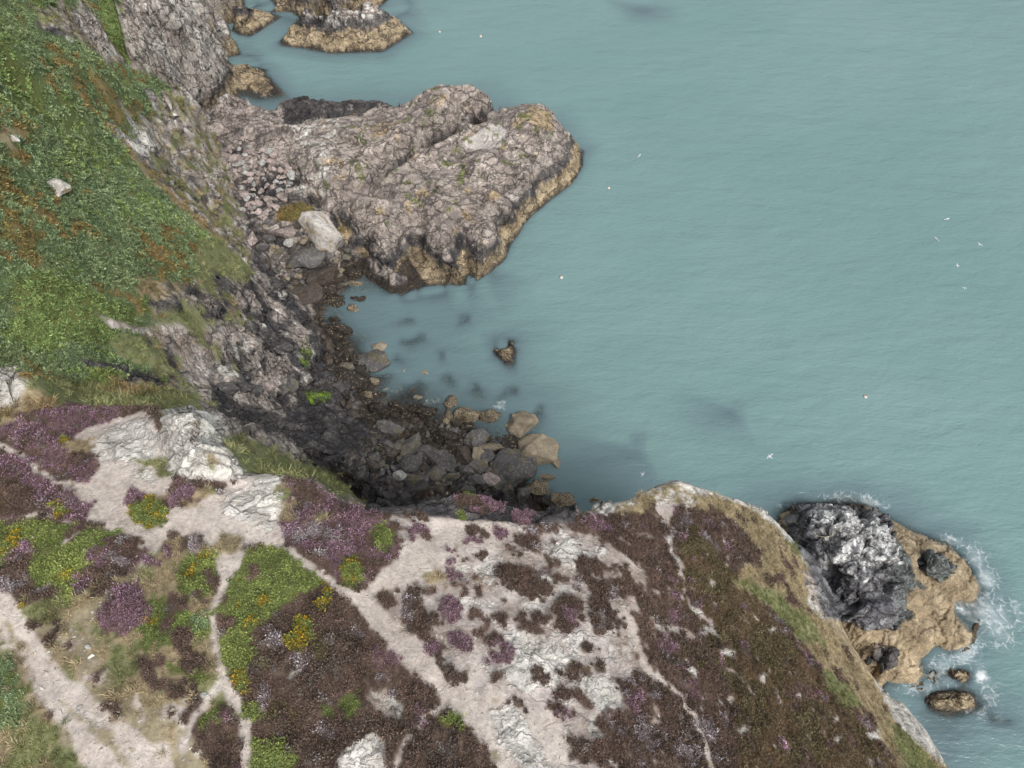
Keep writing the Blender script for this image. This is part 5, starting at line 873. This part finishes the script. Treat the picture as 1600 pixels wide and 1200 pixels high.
def scree(classes, n, s0, s1, name, label):
    """pale grit: uncountable chips, one mesh"""
    pool = np.flatnonzero(np.isin(cls, [CL[k] for k in classes]) & im); pool = rng.choice(pool, min(n, len(pool)), replace=False); V = []; T = []
    b8 = np.array([(1, 0, 0), (0, 1, 0), (-1, 0, 0), (0, -1, 0), (0, 0, .6), (0, 0, -.6)], float); f8 = np.array([(0, 1, 4), (1, 2, 4), (2, 3, 4), (3, 0, 4), (1, 0, 5), (2, 1, 5), (3, 2, 5), (0, 3, 5)])
    for k, p in enumerate(PD[pool]):
        s_ = rng.uniform(s0, s1)*rng.uniform(.5, 1); a = rng.uniform(0, 6.28); q = b8*np.array([1, rng.uniform(.5, .9), rng.uniform(.5, 1)])*s_+rng.normal(0, .15, (6, 3))*s_; V.append(np.stack([q[:, 0]*math.cos(a)-q[:, 1]*math.sin(a), q[:, 0]*math.sin(a)+q[:, 1]*math.cos(a), q[:, 2]], -1)+p); T.append(f8+k*6)
    o = fastmesh(name, np.concatenate(V), np.concatenate(T), 3, SM['white'], smooth=False); tag(o, label, "gravel", kind="stuff")
scree(['sand', 'soil', 'pale'], 9000, .02, .07, "gravel", "pale grit and chips strewn over the sandy paths and bare slope")
scree(['soil', 'pale', 'trod', 'sand'], 1500, .05, .15, "rubble", "fist sized pale stones strewn over the tracks and the bare slope")

# ------------------------------------------------------------------ gulls, floats, rope
def simple(name, col, rough=.6):
    m, n, b = mat(name); nz = nd(n, "ShaderNodeTexNoise", Scale=12.0); c = mixc(n, ramp(n, nz.outputs[0], .3, .7, 0, .35), srgb(*col), tuple(x*.7 for x in srgb(*col))); n.links.new(c, b.inputs["Base Color"]); b.inputs["Roughness"].default_value = rough; return m
MG = simple("white_feathers", (240, 240, 238)); MW = simple("grey_feathers", (190, 194, 200)); MBk = simple("beak", (220, 170, 60)); MO = simple("orange_float", (222, 120, 60), .4); MWf = simple("white_float", (225, 222, 214), .4); MR = simple("rope", (196, 190, 160), .8)
def lathe(name, prof, m, axis='z', seg=14, parent=None):
    bm = bmesh.new(); rings = []
    for (t, r) in prof: rings.append([bm.verts.new((r*math.cos(a), r*math.sin(a), t) if axis == 'z' else (t, r*math.cos(a), r*math.sin(a))) for a in np.linspace(0, 2*math.pi, seg, endpoint=False)])
    for A, B in zip(rings[:-1], rings[1:]):
        for k in range(seg): bm.faces.new((A[k], A[(k+1) % seg], B[(k+1) % seg], B[k]))
    bm.faces.new(rings[0]); bm.faces.new(rings[-1]); bmesh.ops.recalc_face_normals(bm, faces=bm.faces); me = bpy.data.meshes.new(name); bm.to_mesh(me); bm.free()
    for p in me.polygons: p.use_smooth = True
    me.materials.append(m); o = bpy.data.objects.new(name, me); COL.objects.link(o); o.parent = parent; return o
def gull(px, py, z, flying, yaw, label, s=1.3):
    p = W(px, py, z); e = bpy.data.objects.new("gull", None); COL.objects.link(e); e.location = p; e.rotation_euler = (0, .05, yaw); e.scale = (s, s, s); tag(e, label, "gull", "gulls over the bay")
    body = lathe("body", [(-.30, .01), (-.24, .05), (-.1, .085), (.05, .095), (.15, .075), (.2, .055), (.25, .06), (.30, .045), (.33, .015)], MG, 'x', 14, e)
    lathe("beak", [(.325, .016), (.36, .014), (.385, .003)], MBk, 'x', 8, e)
    bm = bmesh.new(); v = [bm.verts.new(c) for c in ((-.25, -.03, .01), (-.25, .03, .01), (-.42, .075, 0), (-.44, 0, 0), (-.42, -.075, 0))]; f = bm.faces.new(v); bmesh.ops.solidify(bm, geom=[f], thickness=.012); me = bpy.data.meshes.new("tail"); bm.to_mesh(me); bm.free(); me.materials.append(MG); t = bpy.data.objects.new("tail", me); COL.objects.link(t); t.parent = e
    for sd in (1, -1):
        if flying: pts_ = [(.12, .05, .05), (.16, .3, .13), (.1, .52, .1), (-.08, .72, .04), (-.05, .5, .08), (-.07, .3, .1), (-.08, .05, .05)]
        else: pts_ = [(.14, .06, .06), (.1, .1, .03), (-.1, .1, .02), (-.36, .03, .03), (-.2, .02, .09), (0, .02, .1)]
        bm = bmesh.new(); vs = [bm.verts.new((a, b*sd, c)) for a, b, c in pts_]; f = bm.faces.new(vs); bmesh.ops.triangulate(bm, faces=[f]); bmesh.ops.solidify(bm, geom=bm.faces[:], thickness=.015); me = bpy.data.meshes.new("wing"); bm.to_mesh(me); bm.free(); me.materials.append(MW); o = bpy.data.objects.new("wing", me); COL.objects.link(o); o.parent = e
gull(1203, 713, 9, True, 2.2, "gull flying above the water, right of the underwater rocks", .8); gull(1531, 382, 7, True, .6, "gull flying near the right edge, uppermost of the group", .65); gull(1496, 415, 7, True, 2.9, "gull flying with level wings, just below the uppermost one", .65); gull(1507, 450, 4, True, 1.2, "small gull flying lowest of the group at right", .5)
gull(1004, 741, 12, True, -.6, "gull flying beside the headland's tip", .55); gull(1480, 342, 0.03, False, .3, "white gull on the water above the flying group"); gull(1463, 373, .03, False, 2, "white gull on the water left of the flying group"); gull(999, 243, .03, False, 1, "white gull on the water right of the large islet")
def buoy(px, py, label, s=1.0, both=True):
    p = W(px, py, 0); e = bpy.data.objects.new("float", None); COL.objects.link(e); e.location = (p[0], p[1], 0); e.scale = (s, s, s); e.rotation_euler = (.25, .1, px); tag(e, label, "buoy", "fishing floats on the bay")
    lathe("float_body", [(-.22, .05), (-.18, .17), (-.05, .25), (.08, .25), (.18, .18), (.24, .08)], MWf, 'z', 16, e); lathe("float_top", [(.235, .09), (.28, .1), (.34, .08), (.38, .02)], MO, 'z', 12, e)
    lathe("stem", [(.37, .02), (.55, .015)], MR, 'z', 6, e)
buoy(751, 57, "white float on the water beyond the islet, right one of two"); buoy(687, 50, "small float on the water beyond the islet, left one of two", .8); buoy(877, 434, "orange and white float on the water right below the islet", 1.0); buoy(951, 294, "float on the open water to the right of the islet", .9); buoy(1352, 620, "orange and white float in open water above the skerry", 1.0)
def rope(l, label):
    a = np.array(dense(l, 6)[:-max(1, int(math.hypot(l[-1][0]-l[0][0], l[-1][1]-l[0][1])/6))]); p = hit(a[:, 0], a[:, 1]); z = zat(p[:, 0], p[:, 1])+.25; cu = bpy.data.curves.new("rope", 'CURVE'); cu.dimensions = '3D'; cu.bevel_depth = .045; sp__ = cu.splines.new('POLY'); sp__.points.add(len(p)-1)
    for k in range(len(p)): sp__.points[k].co = (*(p[k, :2]-p[0, :2]), max(z[k], z[max(0, k-1)]-.3)-z[0], 1)
    tmp = bpy.data.objects.new("rope", cu); me = bpy.data.meshes.new_from_object(tmp); bpy.data.objects.remove(tmp); me.materials.clear(); me.materials.append(MR); o = bpy.data.objects.new("rope", me); COL.objects.link(o); o.location = (p[0, 0], p[0, 1], z[0]); tag(o, label, "rope")
rope([(1232, 818), (1240, 814), (1252, 826), (1270, 836), (1290, 839), (1308, 832), (1313, 818)], "pale rope lying slack across the top of the dark skerry")
print("done", round(time.time()-T0, 1))
